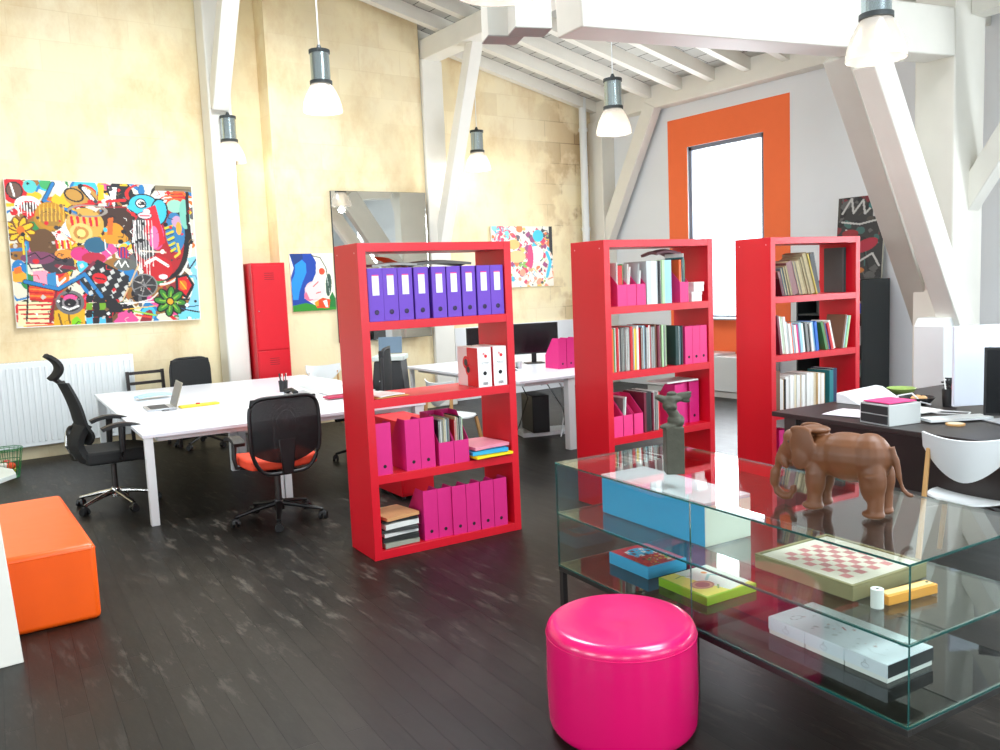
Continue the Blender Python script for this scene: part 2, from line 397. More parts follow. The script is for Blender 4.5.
# roof slopes with openings for added, unseen skylights on the right-hand slope
sky = [(3.4, 5.0, -1.6, 0.4)]
g = G()
def slab(x0, x1, y0, y1):
    if x1 > x0 and y1 > y0: g.hexa([(x0, y0, zr(x0)), (x1, y0, zr(x1)), (x1, y1, zr(x1)), (x0, y1, zr(x0)), (x0, y0, zr(x0) + .12), (x1, y0, zr(x1) + .12), (x1, y1, zr(x1) + .12), (x0, y1, zr(x0) + .12)])
slab(2, XW + .35, YF - .3, -3.6); slab(2, XW + .35, 2.2, 5.4); slab(2, XW + .35, 8.4, YS + .3); slab(2, 2.3, 5.4, 8.4); slab(4.6, XW + .35, 5.4, 8.4); slab(2, 3.2, -3.6, 2.2); slab(5.4, XW + .35, -3.6, 2.2); slab(3.2, 5.4, -0.9, -0.4)
slab(XL - .3, 2 - 1e-4, YF - .3, YS + .3)
struct(g.build('ceiling', ROOF, smooth=False), 'sloping white boarded roof')
# panes of the added roof windows, put in out of view for light
g = G(); y = 0
for k, (y0, y1, x0, x1) in enumerate(((-3.6, -0.9, 3.2, 5.4), (-0.4, 2.2, 3.2, 5.4), (5.4, 8.4, 2.3, 4.6))):
    g = G()
    g.hexa([(x0, y0, zr(x0) + .05), (x1, y0, zr(x1) + .05), (x1, y1, zr(x1) + .05), (x0, y1, zr(x0) + .05), (x0, y0, zr(x0) + .06), (x1, y0, zr(x1) + .06), (x1, y1, zr(x1) + .06), (x0, y1, zr(x0) + .06)])
    struct(g.build('window_%d' % (8 + k), PANE, smooth=False), 'added roof window pane out of view')

# chimney breast standing proud of the stone wall
struct(G().prism([(4.13, 0), (6.34, 0), (6.34, zr(6.34)), (4.13, zr(4.13))], 10.40, YS, 'y').build('wall_breast', STONE, smooth=False), 'projecting bright limestone pier carrying the mirror')
# white dado panel low on the stone wall
struct(G().box(6.9, 9.6, 10.68, YS, 0, 1.10).build('trim_1', WHITEWALL, smooth=False), 'white painted lower part of stone wall')

# rafters on the right-hand slope
RAF = [10.60, 9.98, 9.37, 8.76, 8.15, 7.54, 6.93, 6.32, 5.71, 5.10, 4.49, 3.88, 3.27, 2.66]
for y in RAF:
    xa = 4.6 if 5.4 < y < 8.4 else 2
    g = G().hexa([(xa, y - .055, zr(xa) - .17), (XW, y - .055, zr(XW) - .17), (XW, y + .055, zr(XW) - .17), (xa, y + .055, zr(xa) - .17),
                  (xa, y - .055, zr(xa)), (XW, y - .055, zr(XW)), (XW, y + .055, zr(XW)), (xa, y + .055, zr(xa))])
    struct(g.build('rafter', TIMBER, smooth=False), 'white rafter under the roof boards')
# white wall plate, corner post, brace
struct(G().box(9.78, XW, 4.5, YS, 4.30, 4.66).build('wall_plate', TIMBER, bevel=.01), 'white timber plate along the top of window wall')
struct(G().box(9.72, XW, 10.38, YS, 0, 4.31).build('corner_post', TIMBER, bevel=.01), 'white post in the room corner')
struct(G().bar((9.84, 10.60, 2.1), (9.84, 9.35, 4.36), .16, .24, (1, 0, 0)).build('timber_brace', TIMBER, bevel=.008), 'white diagonal brace left of orange window')
g = G().tube([(9.52, 10.60, 0), (9.52, 10.60, 4.75)], .062, 16)
for z in (4.15, 2.55): g.tube([(9.52, 10.60, z), (9.52, 10.60, z + .05)], .074, 16)
tag(g.build('drain_pipe', WHITEL), 'white round drain pipe in the corner of the stone wall', 'pipe')

# truss near window wall
struct(G().bar((8.06, 4.08, 3.83), (3.93, 4.49, 3.62), .30, .42, (0, 1, 0)).build('tie_beam', TIMBER, bevel=.012), 'thick white horizontal tie beam')
struct(G().box(8.2, 8.78, 4.0, 4.38, 0, 4.9).build('timber_post', TIMBER, bevel=.015), 'thick white post behind the dark desk')
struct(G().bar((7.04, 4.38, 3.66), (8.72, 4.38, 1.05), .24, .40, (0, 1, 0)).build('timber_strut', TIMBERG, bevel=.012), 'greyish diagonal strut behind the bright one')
struct(G().bar((6.76, 3.98, 3.45), (8.36, 3.98, 1.05), .20, .27, (0, 1, 0)).build('timber_strut', TIMBER, bevel=.012), 'bright white diagonal strut meeting the post')
struct(G().bar((8.6, 4.1, 2.28), (8.6, 2.9, 4.15), .22, .20, (1, 0, 0)).build('timber_brace', TIMBER, bevel=.01), 'white brace at the right of the thick post')
struct(G().box(8.48, 8.72, -4.9, 4.0, 4.06, 4.36).build('wall_plate', TIMBER, bevel=.01), 'white beam running from the thick post towards the viewer')
g = G().prism([(7.93, 0), (8.28, 0), (8.28, 1.17), (8.23, 1.25), (7.99, 1.25), (7.93, 1.17)], 3.93, 4.22, 'y')
tag(g.build('plinth', WHITEL, bevel=.008), 'white boxed plinth with chamfered top at the foot of the struts', 'plinth')

# purlin + post B
struct(G().box(6.37, 6.65, 2.0, 10.66, 4.87, 5.14).build('roof_purlin', TIMBER, bevel=.012), 'white purlin above the mirror')
struct(G().box(6.35, 6.69, 10.36, 10.68, 0, 4.88).build('timber_post', TIMBER, bevel=.015), 'white post right of the mirror')
struct(G().bar((6.57, 10.40, 2.3), (6.57, 9.33, 5.0), .18, .17, (1, 0, 0)).build('timber_brace', TIMBER, bevel=.01), 'bright white brace rising from the mirror post')
# post A
struct(G().box(3.38, 3.66, 10.40, 10.70, 0, 6.0).build('timber_post', TIMBER, bevel=.02), 'white post left of the red locker')
struct(G().bar((3.50, 10.42, 3.98), (3.52, 9.60, 5.55), .2, .19, (1, 0, 0)).build('timber_brace', TIMBER, bevel=.01), 'white brace rising from post by the large painting')
# lower ends of the hanger posts over the ceiling lamp
for (x, y, z, zt, lb) in ((3.27, 4.36, 3.25, 5.2, 'left white hanger block below the roof'), (3.25, 4.06, 3.22, 5.2, 'right white hanger block below the roof')):
    M4 = Matrix.Rotation(R5(-22), 3, 'Z')
    g = G().obox((x, y, (z + zt) / 2), .22, .17, zt - z, M4, 0)
    g.obox((x, y, z - .004), .225, .175, .008, M4, 1)  # grey sheet paints the shade on the block's bottom face
    struct(g.build('hanger_block', [TIMBER, pm('painted_shade_grey', (176, 172, 164), .8)], bevel=.003), lb)

# window 1 with orange painted surround
O0, O1, OZ0, OZ1 = 7.03, 9.20, .52, 4.10
y0, y1, z0, z1 = WIN[0]
g = G()
for a, b, c, d in ((O0, O1, OZ0, z0), (O0, O1, z1, OZ1), (O0, y0, z0, z1), (y1, O1, z0, z1)): g.box(XW - .006, XW, a, b, c, d)
struct(g.build('trim_2', ORANGEP, smooth=False), 'orange painted band around the window')
def window(n, x, y0, y1, z0, z1, ax='x', depth=.2, lab='tall window', sill=True):
    r = bpy.data.objects.new('window_%d' % n, None); C.objects.link(r); r['kind'] = 'structure'; r['label'] = lab
    def B(g, u0, u1, v0, v1, w0, w1):
        return g.box(u0, u1, v0, v1, w0, w1) if ax == 'x' else g.box(v0, v1, u0, u1, w0, w1)
    f = .06; g = G(); WF = pm('window_frame_grey', (120, 126, 140), 0.5)
    for a, b, c, d in ((y0, y1, z0, z0 + f), (y0, y1, z1 - f, z1), (y0, y0 + f, z0, z1), (y1 - f, y1, z0, z1)): B(g, x, x + math.copysign(.06, depth), a, b, c, d)
    g.build('window_frame', WF, r, bevel=.004)
    B(G(), x + .02, x + .026, y0 + f, y1 - f, z0 + f, z1 - f).build('pane', PANE, r, smooth=False)
    if sill: B(G(), x - depth * 1.1, x, y0, y1, z0 + .001, z0 + .03).build('window_sill', pm('grey_sill', (170, 174, 178), .5), r, bevel=.004)
    return r
window(1, XW + .03, 7.45, 8.82, 1.08, 3.66, lab='tall bright window in the orange band')
window(2, XW + .20, -0.2, 1.8, 1.08, 3.66, lab='tall window')
window(10, XW + .20, -3.8, -2.2, 1.08, 3.66, lab='tall window')
for k, (a, b) in enumerate(((-3, -1.0), (1.0, 3.0), (5, 7.0))): window(3 + k, XL - .15, a, b, 1.0, 3.7, depth=-.1, lab='tall window', sill=False)  # left and front windows are added, unseen, to light the room
for k, (a, b) in enumerate(wf[:2]): window(6 + k, YF - .15, a, b, .9, 3.7, ax='y', depth=-.1, lab='tall window', sill=False)
window(11, YF - .15, wf[2][0], wf[2][1], .9, 3.7, ax='y', depth=-.1, lab='tall window', sill=False)

# white low cabinet under the window
g = G().box(9.50, 9.97, 7.2, 9.3, .09, .58); o = g.build('cabinet_body', WHITEL, None, bevel=.006)
r = thing('low_cabinet', 'low white cabinet under the orange window seen between two red bookcases', 'cabinet'); o.parent = r
G().box(9.46, 9.98, 7.95, 9.34, .581, .61).build('cabinet_top', WHITE, r, bevel=.004)
G().box(9.52, 9.96, 7.22, 9.28, 0, .09).build('cabinet_base', pm('grey_plinth', (200, 200, 196), .6), r)

# ---------------------------------------------------------------- bookcases
H, W, D, T = 2.03, 1.122, .397, .055
LV = [T + k * (H - T) / 4 for k in range(4)]      # tops of bottom board and the three shelves
SH = {1: (2.4028, 4.7887, -4.6), 2: (4.3044, 4.6077, -3.6), 3: (5.9707, 4.3875, -6.3)}
def bookcase(i, label):
    x, y, a = SH[i]
    r = thing('bookcase', label, 'bookcase', (x, y, 0), R5(a), 'three tall red open bookcases')
    G().box(0, T, 0, D, 0, H).build('side_panel', RED, r, bevel=.0015); G().box(W - T, W, 0, D, 0, H).build('side_panel', RED, r, bevel=.0015)
    for z in LV: G().box(T, W - T, .001, D - .001, z - T if z > T else 0, z).build('shelf_board', RED, r, bevel=.0012)
    G().box(T, W - T, .001, D - .001, H - T, H - .0005).build('top_board', RED, r, bevel=.0012)
    g = G()
    for yy in (.05, D - .05): g.tube([(-.001, yy, H - .06), (0.001, yy, H - .06)], .005, 8)
    g.build('screw_cap', pm('screw_cap_pale', (230, 190, 195), .5), r)
    return r
bookcase(1, 'tall red open bookcase holding purple binders, nearest the white table')
bookcase(2, 'middle tall red bookcase packed with thin booklets, behind the bronze sculpture')
bookcase(3, 'tall red bookcase of books beside the dark desk, in front of the orange window')
def sp(i, u, v, z=0):
    x, y, a = SH[i]; c, s = math.cos(R5(a)), math.sin(R5(a)); return (x + u * c - v * s, y + u * s + v * c, z)
SA = {k: R5(v[2]) for k, v in SH.items()}
ORD = ['leftmost', 'second', 'third', 'fourth', 'fifth', 'sixth', 'seventh', 'eighth', 'ninth', 'tenth', 'eleventh', 'twelfth', 'thirteenth', 'fourteenth', 'fifteenth',
       'sixteenth', 'seventeenth', 'eighteenth', 'nineteenth', 'twentieth', '21st', '22nd', '23rd', '24th', '25th', '26th', '27th', '28th', '29th', '30th']
def nth(k, n):
    return 'leftmost' if k == 0 else ('rightmost' if k == n - 1 else ORD[k] + ' from left')

# purple lever-arch binders
def binder(label, mat, t=.102, h=.335, d=.29, name='lever_arch_binder', white=False):
    r = thing(name, label, 'binder', group=None)
    g = G(); g.box(0, t, 0, .004, 0, h); g.box(0, .004, .004, d, 0, h); g.box(t - .004, t, .004, d, 0, h)
    g.build('cover', mat, r, bevel=.0015)
    g = G().box(.012, t - .012, .02, d - .012, .004, h - .015); g.build('paper_block', PAPER, r, smooth=False)
    return r
b0 = binder('purple lever arch binder', PURPLE)
G().box(.029, .075, -.0012, 0, .165, .29).build('spine_label', PAPER, b0, smooth=False)
G().box(.029, .075, -.0013, 0, .287, .294).build('label_stripe', pm('pink_stripe', (230, 60, 130), .6), b0, smooth=False)
rg = G().lathe([(.0, 0), (.013, 0), (.016, .0015), (.013, .003), (.011, .001), (0, .001)], n=20, mi=0)
rg.xf(Matrix.Translation((.052, 0, .058)) @ Matrix.Rotation(PI / 2, 4, 'X')).build('finger_ring', [pm('ring_dark', (60, 50, 80), .35, metal=.6)], b0)
US = [.062, .166, .272, .384, .510, .622, .738, .852, .957]
for k, u in enumerate(US):
    o = b0 if k == 0 else dup(b0)
    tilt = [.012, .02, .02, .015, 0, 0, 0, 0, 0.01][k]
    o.location = sp(1, u + .001, .012 + [.0, .004, .006, 0, -.004, 0, .003, 0, 0][k], LV[3] + .0006); o.rotation_euler = (0, 0, SA[1])
    o['label'] = 'purple lever arch binder, ' + nth(k, 9) + ' on top shelf of the nearest bookcase'; o['group'] = 'purple binders on the top shelf'

def slab_thing(name, label, cat, size, mat, loc, rz=0, bend=0, group=None, tiltx=0, tilty=0):
    """thin sheet bundle / folder with a slightly wavy top"""
    w, d, t = size
    def fn(u, v): return (w * (u - .5), d * (v - .5), t / 2 + bend * math.sin(PI * u) * (0.6 + .4 * v) + bend * .3 * math.sin(5 * v))
    o = G().sheet(fn, 8, 6, t).build(name, mat, bevel=0)
    tag(o, label, cat, group, loc=loc); o.rotation_euler = (tiltx, tilty, rz); return o
# magazines lying across the purple binders
zt = LV[3] + .338
SILV = pm('glossy_magazine_cover', (150, 150, 146), .3, var=.45, scale=7)
GREYC = pm('grey_magazine_cover', (96, 94, 90), .35, var=.5, scale=9)
slab_thing('magazine', 'glossy grey magazine lying across the left purple binders', 'magazine', (.38, .26, .014), SILV, sp(1, .28, .17, zt + .004), SA[1] + .1, .018, 'magazines on the purple binders')
slab_thing('magazine', 'dark grey magazine on top of the middle purple binders', 'magazine', (.46, .25, .016), GREYC, sp(1, .60, .16, zt + .004), SA[1] - .12, .024, 'magazines on the purple binders')
slab_thing('paper_sleeve', 'bright orange paper sleeve poking up behind the magazines', 'sleeve', (.14, .2, .004), pm('orange_paper', (240, 92, 30), .6), sp(1, .33, .25, zt + .04), SA[1] + .3, .004, None, .35, 0.05)

# two red and white binder boxes
BR = pm('red_print', (214, 22, 34), .45); BAR = pm('barcode_grey', (90, 88, 88), .6)
bx = thing('binder_box', 'white and red archive binder box with round picture on its side, left of the pair', 'binder box', sp(1, .832, .012, LV[2] + .0006), SA[1], 'white and red binder boxes')
G().box(0, .105, 0, .29, 0, .272).build('box_body', pm('white_card', (236, 234, 232), .45), bx, bevel=.002)
G().box(-.0012, 0, .004, .15, .002, .27).build('side_print', BR, bx, smooth=False)
g = G()
for (yy, zz, rr) in ((.165, .165, .045), (.135, .115, .04)): g.tube([(-.0028, yy, zz), (-.0012, yy, zz)], rr, 22, mi=0)
for (yy, zz, rr) in ((.165, .165, .024), (.135, .115, .022)): g.tube([(-.0036, yy, zz), (-.0028, yy, zz)], rr, 18, mi=1)
g.build('round_picture', [BR, BLACK], bx, smooth=False)
def boxfront(p):
    g = G()
    g.tube([(.062, -.001, .212), (.062, 0, .212)], .012, 14, mi=0); g.tube([(.046, -.001, .228), (.046, 0, .228)], .009, 14, mi=1)
    g.box(.025, .085, -.0008, 0, .166, .169, mi=2); g.box(.03, .08, -.0008, 0, .158, .160)
    for k in range(9): g.box(.035 + k * .0045, .0372 + k * .0045, -.0008, 0, .014, .034, mi=2)
    g.build('front_print', [BR, pm('pale_red', (235, 140, 140), .5), BAR], p, smooth=False)
    G().tube([(.052, -.0015, .095), (.052, 0, .095)], .014, 20).build('finger_hole', HOLE, p)
boxfront(bx)
bx2 = dup(bx, sp(1, .955, .012, LV[2] + .0006), SA[1], 'white and red archive binder box standing at the right side panel, right of the pair')
bx2['group'] = 'white and red binder boxes'
# leaflets left on that shelf
slab_thing('leaflet', 'white printed leaflet lying at the left end of the second shelf', 'leaflet', (.2, .26, .006), pm('printed_leaflet', (226, 222, 218), .5, var=.2, scale=40), sp(1, .165, .15, LV[2] + .012), SA[1] + .25, .004)
slab_thing('brown_envelope', 'yellowish brown envelope under the white leaflet on the second shelf', 'envelope', (.24, .28, .004), pm('kraft_paper', (222, 168, 96), .7, var=.15), sp(1, .185, .16, LV[2] + .003), SA[1] + .12, .001)

# cardboard magazine files
def mag_file(t, h, d, low_front, name='magazine_file', mat=PINK):
    """hollow file: tall front face with sloping sides, or the low front when low_front"""
    r = thing(name, '', 'magazine file')
    if not low_front: prof = [(0, 0), (d, 0), (d, h * .42), (d * .42, h), (0, h)]
    else: prof = [(0, 0), (d, 0), (d, h), (d * .58, h), (0, low_front)]
    g = G(); g.prism(prof, 0, .0025); g.prism(prof, t - .0025, t)
    fh = low_front or h; bh = h if low_front else h * .42
    g.box(.0025, t - .0025, 0, .0025, 0, fh); g.box(.0025, t - .0025, d - .0025, d, 0, bh); g.box(.0025, t - .0025, .0025, d - .0025, 0, .0025)
    g.build('file_body', mat, r, smooth=False)
    if not low_front: G().tube([(t / 2, -.0012, .055), (t / 2, .0005, .055)], .0115, 18).build('finger_hole', HOLE, r)
    return r
f_tall = mag_file(.104, .338, .27, 0); f_low = mag_file(.112, .338, .27, .155)
used = {}
def put(proto, loc, rz, label, group, rot=None):
    o = proto if proto.name not in used else dup(proto); used[proto.name] = 1
    o.location = loc; o.rotation_euler = rot or (0, 0, rz); o['label'] = label; o['group'] = group
    return o
g3 = 'magenta magazine files on the third shelf'; g4 = 'magenta magazine files on the bottom shelf'
put(f_tall, sp(1, .058, .012, LV[1] + .0006), SA[1], 'magenta magazine file against the left side panel of the nearest bookcase, third shelf', g3)
put(f_tall, sp(1, .263, .012, LV[1] + .0006), SA[1], 'magenta magazine file, left one of two full height ones touching on the third shelf', g3)
put(f_tall, sp(1, .372, .016, LV[1] + .0006), SA[1], 'magenta magazine file standing left of the low files full of magazines', g3)
put(f_low, sp(1, .502, .010, LV[1] + .0006), SA[1], 'low fronted magenta file with magazines, left one of the third shelf pair', 'low fronted magenta files on the third shelf')
put(f_low, sp(1, .618, .010, LV[1] + .0006), SA[1], 'low fronted magenta file with magazines, beside the stack of coloured folders', 'low fronted magenta files on the third shelf')
for k, (u, v) in enumerate(((.376, .03), (.4815, .027), (.587, .015), (.693, .012), (.805, .012), (.912, .01))):
    put(f_tall, sp(1, u, v, LV[0] + .0006), SA[1], 'magenta magazine file, ' + nth(k, 6) + ' on bottom shelf of the nearest bookcase', g4)

BOOKN = [0]
def book(t, h, d, cov, pages=CREAM, spine_out=True, name='book'):
    """cover wrapped round an inset page block; front at y=0, thickness along x"""
    key = (round(t, 4), round(h, 4), round(d, 4), cov.name, pages.name, spine_out)
    g = G(); c = min(.003, t * .16)
    g.box(0, c, 0, d, 0, h, mi=0); g.box(t - c, t, 0, d, 0, h)
    if spine_out: g.box(c, t - c, 0, c, 0, h); g.box(c, t - c, c, d - .004, .003, h - .003, mi=1)
    else: g.box(c, t - c, d - c, d, 0, h); g.box(c, t - c, .004, d - c, .003, h - .003, mi=1)
    return g.build(name, [cov, pages], smooth=False)
def cm(nm, col): return pm('cover_' + nm, col, .5, var=.08, scale=12)
COL = {'white': (232, 230, 226), 'cream': (222, 208, 170), 'light blue': (150, 196, 216), 'blue': (36, 100, 190), 'dark blue': (26, 42, 80), 'green': (70, 130, 70), 'pale green': (176, 214, 160),
       'red': (196, 30, 36), 'orange': (226, 92, 30), 'black': (28, 28, 30), 'grey': (130, 130, 128), 'dark grey': (66, 66, 66), 'pink': (232, 70, 140), 'teal': (30, 120, 128), 'brown': (110, 72, 54),
       'dusty pink': (172, 112, 112), 'yellow': (236, 200, 50), 'maroon': (112, 24, 48), 'pale grey': (190, 196, 196), 'dark green': (24, 56, 54), 'tan': (200, 168, 120)}
MIXP = [pm('page_edges_grey', (176, 176, 168), .7, var=.3, scale=60), pm('page_edges_white', (216, 216, 212), .7, var=.12, scale=60), pm('page_edges_dull', (140, 140, 130), .7, var=.3, scale=60)]
OLDP = pm('old_pages', (172, 156, 122), .8, var=.25, scale=50)
def row(i, z, u0, ents, cat, where, group, v0=.03, name='book'):
    """ents: (thickness, height, depth, colour, spine_out, lean degrees)"""
    u = u0; n = len(ents)
    for k, (t, h, d, col, so, lean) in enumerate(ents):
        pg = PAPER if (k % 3 or col == 'white') else CREAM
        if name in ('booklet', 'magazine'): pg = MIXP[k % 3]
        o = book(t, h, d, cm(col, COL[col]), pg, so, name)
        L = R5(lean); off = 0
        # lean about the lower edge on the side leaned to
        gap = h * abs(math.sin(L)) if lean and (k == 0 or ents[k - 1][5] != lean) and lean < 0 else 0
        u += gap
        uu = u; zz = z + .0008
        if lean > 0: zz += t * math.sin(L)
        o.rotation_euler = Matrix.Rotation(SA[i], 3, 'Z').to_euler()
        Rm = Matrix.Rotation(SA[i], 3, 'Z') @ Matrix.Rotation(L, 3, 'Y'); o.rotation_euler = Rm.to_euler()
        o.location = sp(i, uu, v0 + (k * 7 % 5) * .004, zz if lean >= 0 else z + .0008)
        word = {'book': 'book'}.get(name, name.replace('_', ' '))
        tag(o, col + ' ' + word + ', ' + nth(k, n) + ' ' + where, cat, group)
        u += t / math.cos(L) + .0009
    return u
# magazines standing in the low files of bookcase 1
row(1, LV[1] + .003, .51, [(.012, .30, .22, 'black', False, 0), (.014, .29, .22, 'white', False, 0), (.016, .30, .22, 'pale grey', False, 0), (.012, .31, .22, 'cream', False, 0), (.014, .30, .22, 'light blue', False, 0), (.01, .31, .22, 'grey', False, 0)],
    'magazine', 'inside the left low magenta file', 'magazines in the left low file', .02, 'magazine')
row(1, LV[1] + .003, .63, [(.012, .29, .22, 'red', False, 0), (.012, .31, .22, 'tan', False, 0), (.016, .30, .22, 'white', False, 0), (.012, .31, .22, 'dark green', False, 0), (.014, .30, .22, 'pale green', False, 0)],
    'magazine', 'inside the right low magenta file', 'magazines in the right low file', .02, 'magazine')
# coloured folders
gp = 'coloured folders stacked on the third shelf'
slab_thing('folder', 'yellow card folder at the bottom of the folder stack, sticking out', 'folder', (.30, .33, .016), pm('yellow_card', (250, 214, 20), .5), sp(1, .905, .135, LV[1] + .012), SA[1] + .06, .002, gp)
slab_thing('folder', 'sky blue card folder in the middle of the folder stack', 'folder', (.28, .32, .026), pm('blue_card', (46, 160, 206), .5), sp(1, .895, .15, LV[1] + .033), SA[1] - .03, .002, gp)
slab_thing('folder', 'pale pink folder lying on top of the folder stack', 'folder', (.29, .31, .022), pm('pink_card', (226, 140, 160), .5, var=.1), sp(1, .90, .16, LV[1] + .066), SA[1] + .1, .006, gp)
# magazines heap on the bottom shelf
zz = LV[0] + .004
for k, (c, t, a, lb) in enumerate((((150, 156, 140), .03, .05, 'grey green magazine at the bottom of the heap'), ((40, 42, 40), .03, -.08, 'black magazine second from the bottom of the heap'), ((214, 214, 210), .022, .06, 'white magazine under the dark one in the heap'),
        ((60, 62, 60), .02, -.12, 'dark grey magazine in the middle of the heap'), ((222, 222, 216), .034, .1, 'thick white magazine just under the tan one'), ((30, 30, 30), .014, -.05, 'thin black folder just under the tan magazine'), ((206, 150, 100), .022, .16, 'tan covered magazine on top of the heap'))):
    slab_thing('magazine', lb + ' on the bottom shelf', 'magazine', (.25, .27, t), pm('heap_cover_%d' % k, c, .5, var=.1, scale=10), sp(1, .205 + (k % 2) * .01, .16 + (k % 3) * .006, zz), SA[1] + a, .002, 'magazines heaped on the bottom shelf')
    zz += t + .005

# ---- bookcase 2
z = LV[3]
lowg = 'low fronted magenta files on the top shelf of the middle bookcase'
f_low2 = mag_file(.090, .30, .27, .16, mat=pm('pink_board', (228, 50, 122), .55, var=.05, scale=14))
for k, u in enumerate((.058, .130, .222, .318)):
    if k == 0: continue
    put(f_low2, sp(2, u, .01, z + .0006), SA[2], 'low fronted magenta file, ' + ['', 'leftmost', 'middle', 'rightmost'][k] + ' of three, middle bookcase top shelf', lowg)
put(f_low2, sp(2, .768, .01, z + .0006), SA[2], 'low fronted magenta file beside the two small white boxes, top shelf', lowg)
E1 = lambda *a: list(a)
row(2, z + .003, .14, E1((.012, .32, .22, 'white', False, 0), (.05, .30, .22, 'red', True, 0), (.012, .31, .22, 'green', True, 0)), 'magazine', 'in the leftmost magenta file, middle bookcase', 'magazines in the pink files', .03, 'magazine')
row(2, z + .003, .235, E1((.01, .31, .22, 'white', False, 3), (.012, .29, .22, 'white', False, 6), (.016, .30, .22, 'red', True, 0)), 'magazine', 'in the second magenta file, middle bookcase', 'magazines in the pink files', .03, 'magazine')
row(2, z + .003, .335, E1((.012, .31, .22, 'pale grey', False, 4), (.014, .26, .22, 'white', False, 7)), 'magazine', 'in the third magenta file, middle bookcase', 'magazines in the pink files', .03, 'magazine')
row(2, z, .425, E1((.05, .33, .26, 'pale grey', True, 0), (.055, .33, .26, 'white', True, 0), (.022, .33, .26, 'pale grey', True, 0), (.018, .33, .26, 'black', True, 0), (.01, .33, .26, 'white', True, 0), (.03, .335, .26, 'pale green', True, 0), (.075, .335, .26, 'light blue', True, 0)),
    'binder', 'in the pale middle group, middle bookcase top shelf', 'pale binders on the top shelf', .015, 'ring_binder')
row(2, z + .003, .78, E1((.022, .33, .2, 'orange', True, 0), (.012, .34, .2, 'dark grey', False, 3), (.012, .38, .2, 'white', False, 3), (.012, .35, .2, 'teal', False, 0), (.012, .33, .2, 'green', True, 0)), 'magazine', 'in the magenta file beside small white boxes', 'magazines by the small white boxes', .03, 'magazine')
slab_thing('crumpled_bag', 'dark crumpled paper bag resting on the pale binders', 'bag', (.26, .18, .02), pm('dusky_paper', (120, 84, 92), .6, var=.4), sp(2, .75, .2, z + .375), SA[2], .03)
for k, (zz, u, lb) in enumerate(((z + .0006, .905, 'small white cardboard box at the bottom of the pair'), (z + .0785, .93, 'small white cardboard box stacked on top of the other'))):
    r = thing('small_box', lb + ' in the middle bookcase', 'box', sp(2, u, .02, zz), SA[2], 'small white boxes')
    G().box(0, .11, 0, .13, 0, .055).build('box_base', PAPER, r, bevel=.002); G().box(-.003, .113, -.003, .133, .052, .076).build('lid', PAPER, r, bevel=.002)
z = LV[2]
cs = ['orange', 'green', 'white', 'red', 'dark grey', 'grey', 'dark grey', 'brown', 'white', 'pale grey', 'red', 'white', 'yellow', 'white', 'red', 'brown', 'light blue', 'dark blue', 'white', 'red', 'pale grey', 'grey', 'brown', 'maroon', 'maroon', 'pale green', 'grey', 'pale green']
r2 = random.Random(3)
row(2, z, .064, [(.0175 + r2.uniform(-.003, .006), .325 + r2.uniform(-.012, .012), .25, c, r2.random() < .55, 0) for c in cs], 'booklet', 'on the second shelf, middle bookcase', 'thin booklets on the second shelf', .015, 'booklet')
row(2, z, .715, E1((.035, .31, .26, 'dark green', True, 0), (.018, .31, .26, 'dark green', False, 0), (.012, .30, .24, 'light blue', False, 0), (.014, .31, .25, 'black', True, 0)), 'book', 'in the dark group beside pink files, middle bookcase', 'dark books on the second shelf', .015)
f_sl = mag_file(.078, .30, .27, 0, mat=pm('pink_board', (228, 50, 122)))
f_sl.children[1].name = 'finger_hole'
for k, u in enumerate((.815, .897, .978)):
    put(f_sl, sp(2, u, .012, z + .0006), SA[2], 'bright pink magazine file, ' + ['leftmost', 'middle', 'rightmost'][k] + ' of three on the second shelf, middle bookcase', 'pink files on the second shelf')
z = LV[1]
for k, u in enumerate((.06, .158, .262)):
    put(f_low2, sp(2, u, .01, z + .0006), SA[2], 'low fronted magenta file, ' + ['leftmost', 'middle', 'rightmost'][k] + ' of three on the third shelf, middle bookcase', 'low fronted magenta files left of the sculpture')
row(2, z + .003, .17, E1((.014, .28, .2, 'grey', False, 3), (.014, .29, .2, 'white', False, 5)), 'magazine', 'in the second magenta file, third shelf', 'magazines third shelf', .04, 'magazine')
row(2, z, .375, E1((.022, .31, .25, 'maroon', True, 0), (.045, .31, .25, 'black', True, 0), (.02, .31, .25, 'dark grey', True, 0), (.014, .3, .25, 'maroon', True, 0), (.014, .31, .25, 'white', False, 0), (.02, .3, .25, 'grey', False, 0), (.014, .31, .25, 'white', False, 0), (.02, .3, .25, 'red', True, 0)),
    'booklet', 'behind the bronze sculpture, third shelf', 'booklets behind the sculpture', .02, 'booklet')
put(f_tall, sp(2, .70, .02, z + .0006), SA[2], 'magenta magazine file directly right of the bronze figure', 'magenta files right of the sculpture')
put(f_tall, sp(2, .82, .11, z + .0006), SA[2], 'magenta magazine file set back, second right of the bronze figure', 'magenta files right of the sculpture')
put(f_tall, sp(2, .93, .09, z + .0006), SA[2], 'magenta magazine file close to the right side panel of middle bookcase', 'magenta files right of the sculpture')
slab_thing('paper_stack', 'thin stack of papers lying on the magenta files of the middle bookcase', 'papers', (.34, .24, .012), PAPER, sp(2, .84, .19, z + .345), SA[2], .002)
z = LV[0]
row(2, z, .09, [(.03 + .012 * (k % 3), .26 + .02 * (k % 2), .22, c, k % 2 == 0, 0) for k, c in enumerate(['pale grey', 'dark grey', 'grey', 'pale grey', 'maroon', 'white', 'brown', 'pale grey', 'maroon', 'white', 'grey', 'maroon'])],
    'book', 'on the bottom shelf of the middle bookcase', 'books on the bottom shelf', .02)

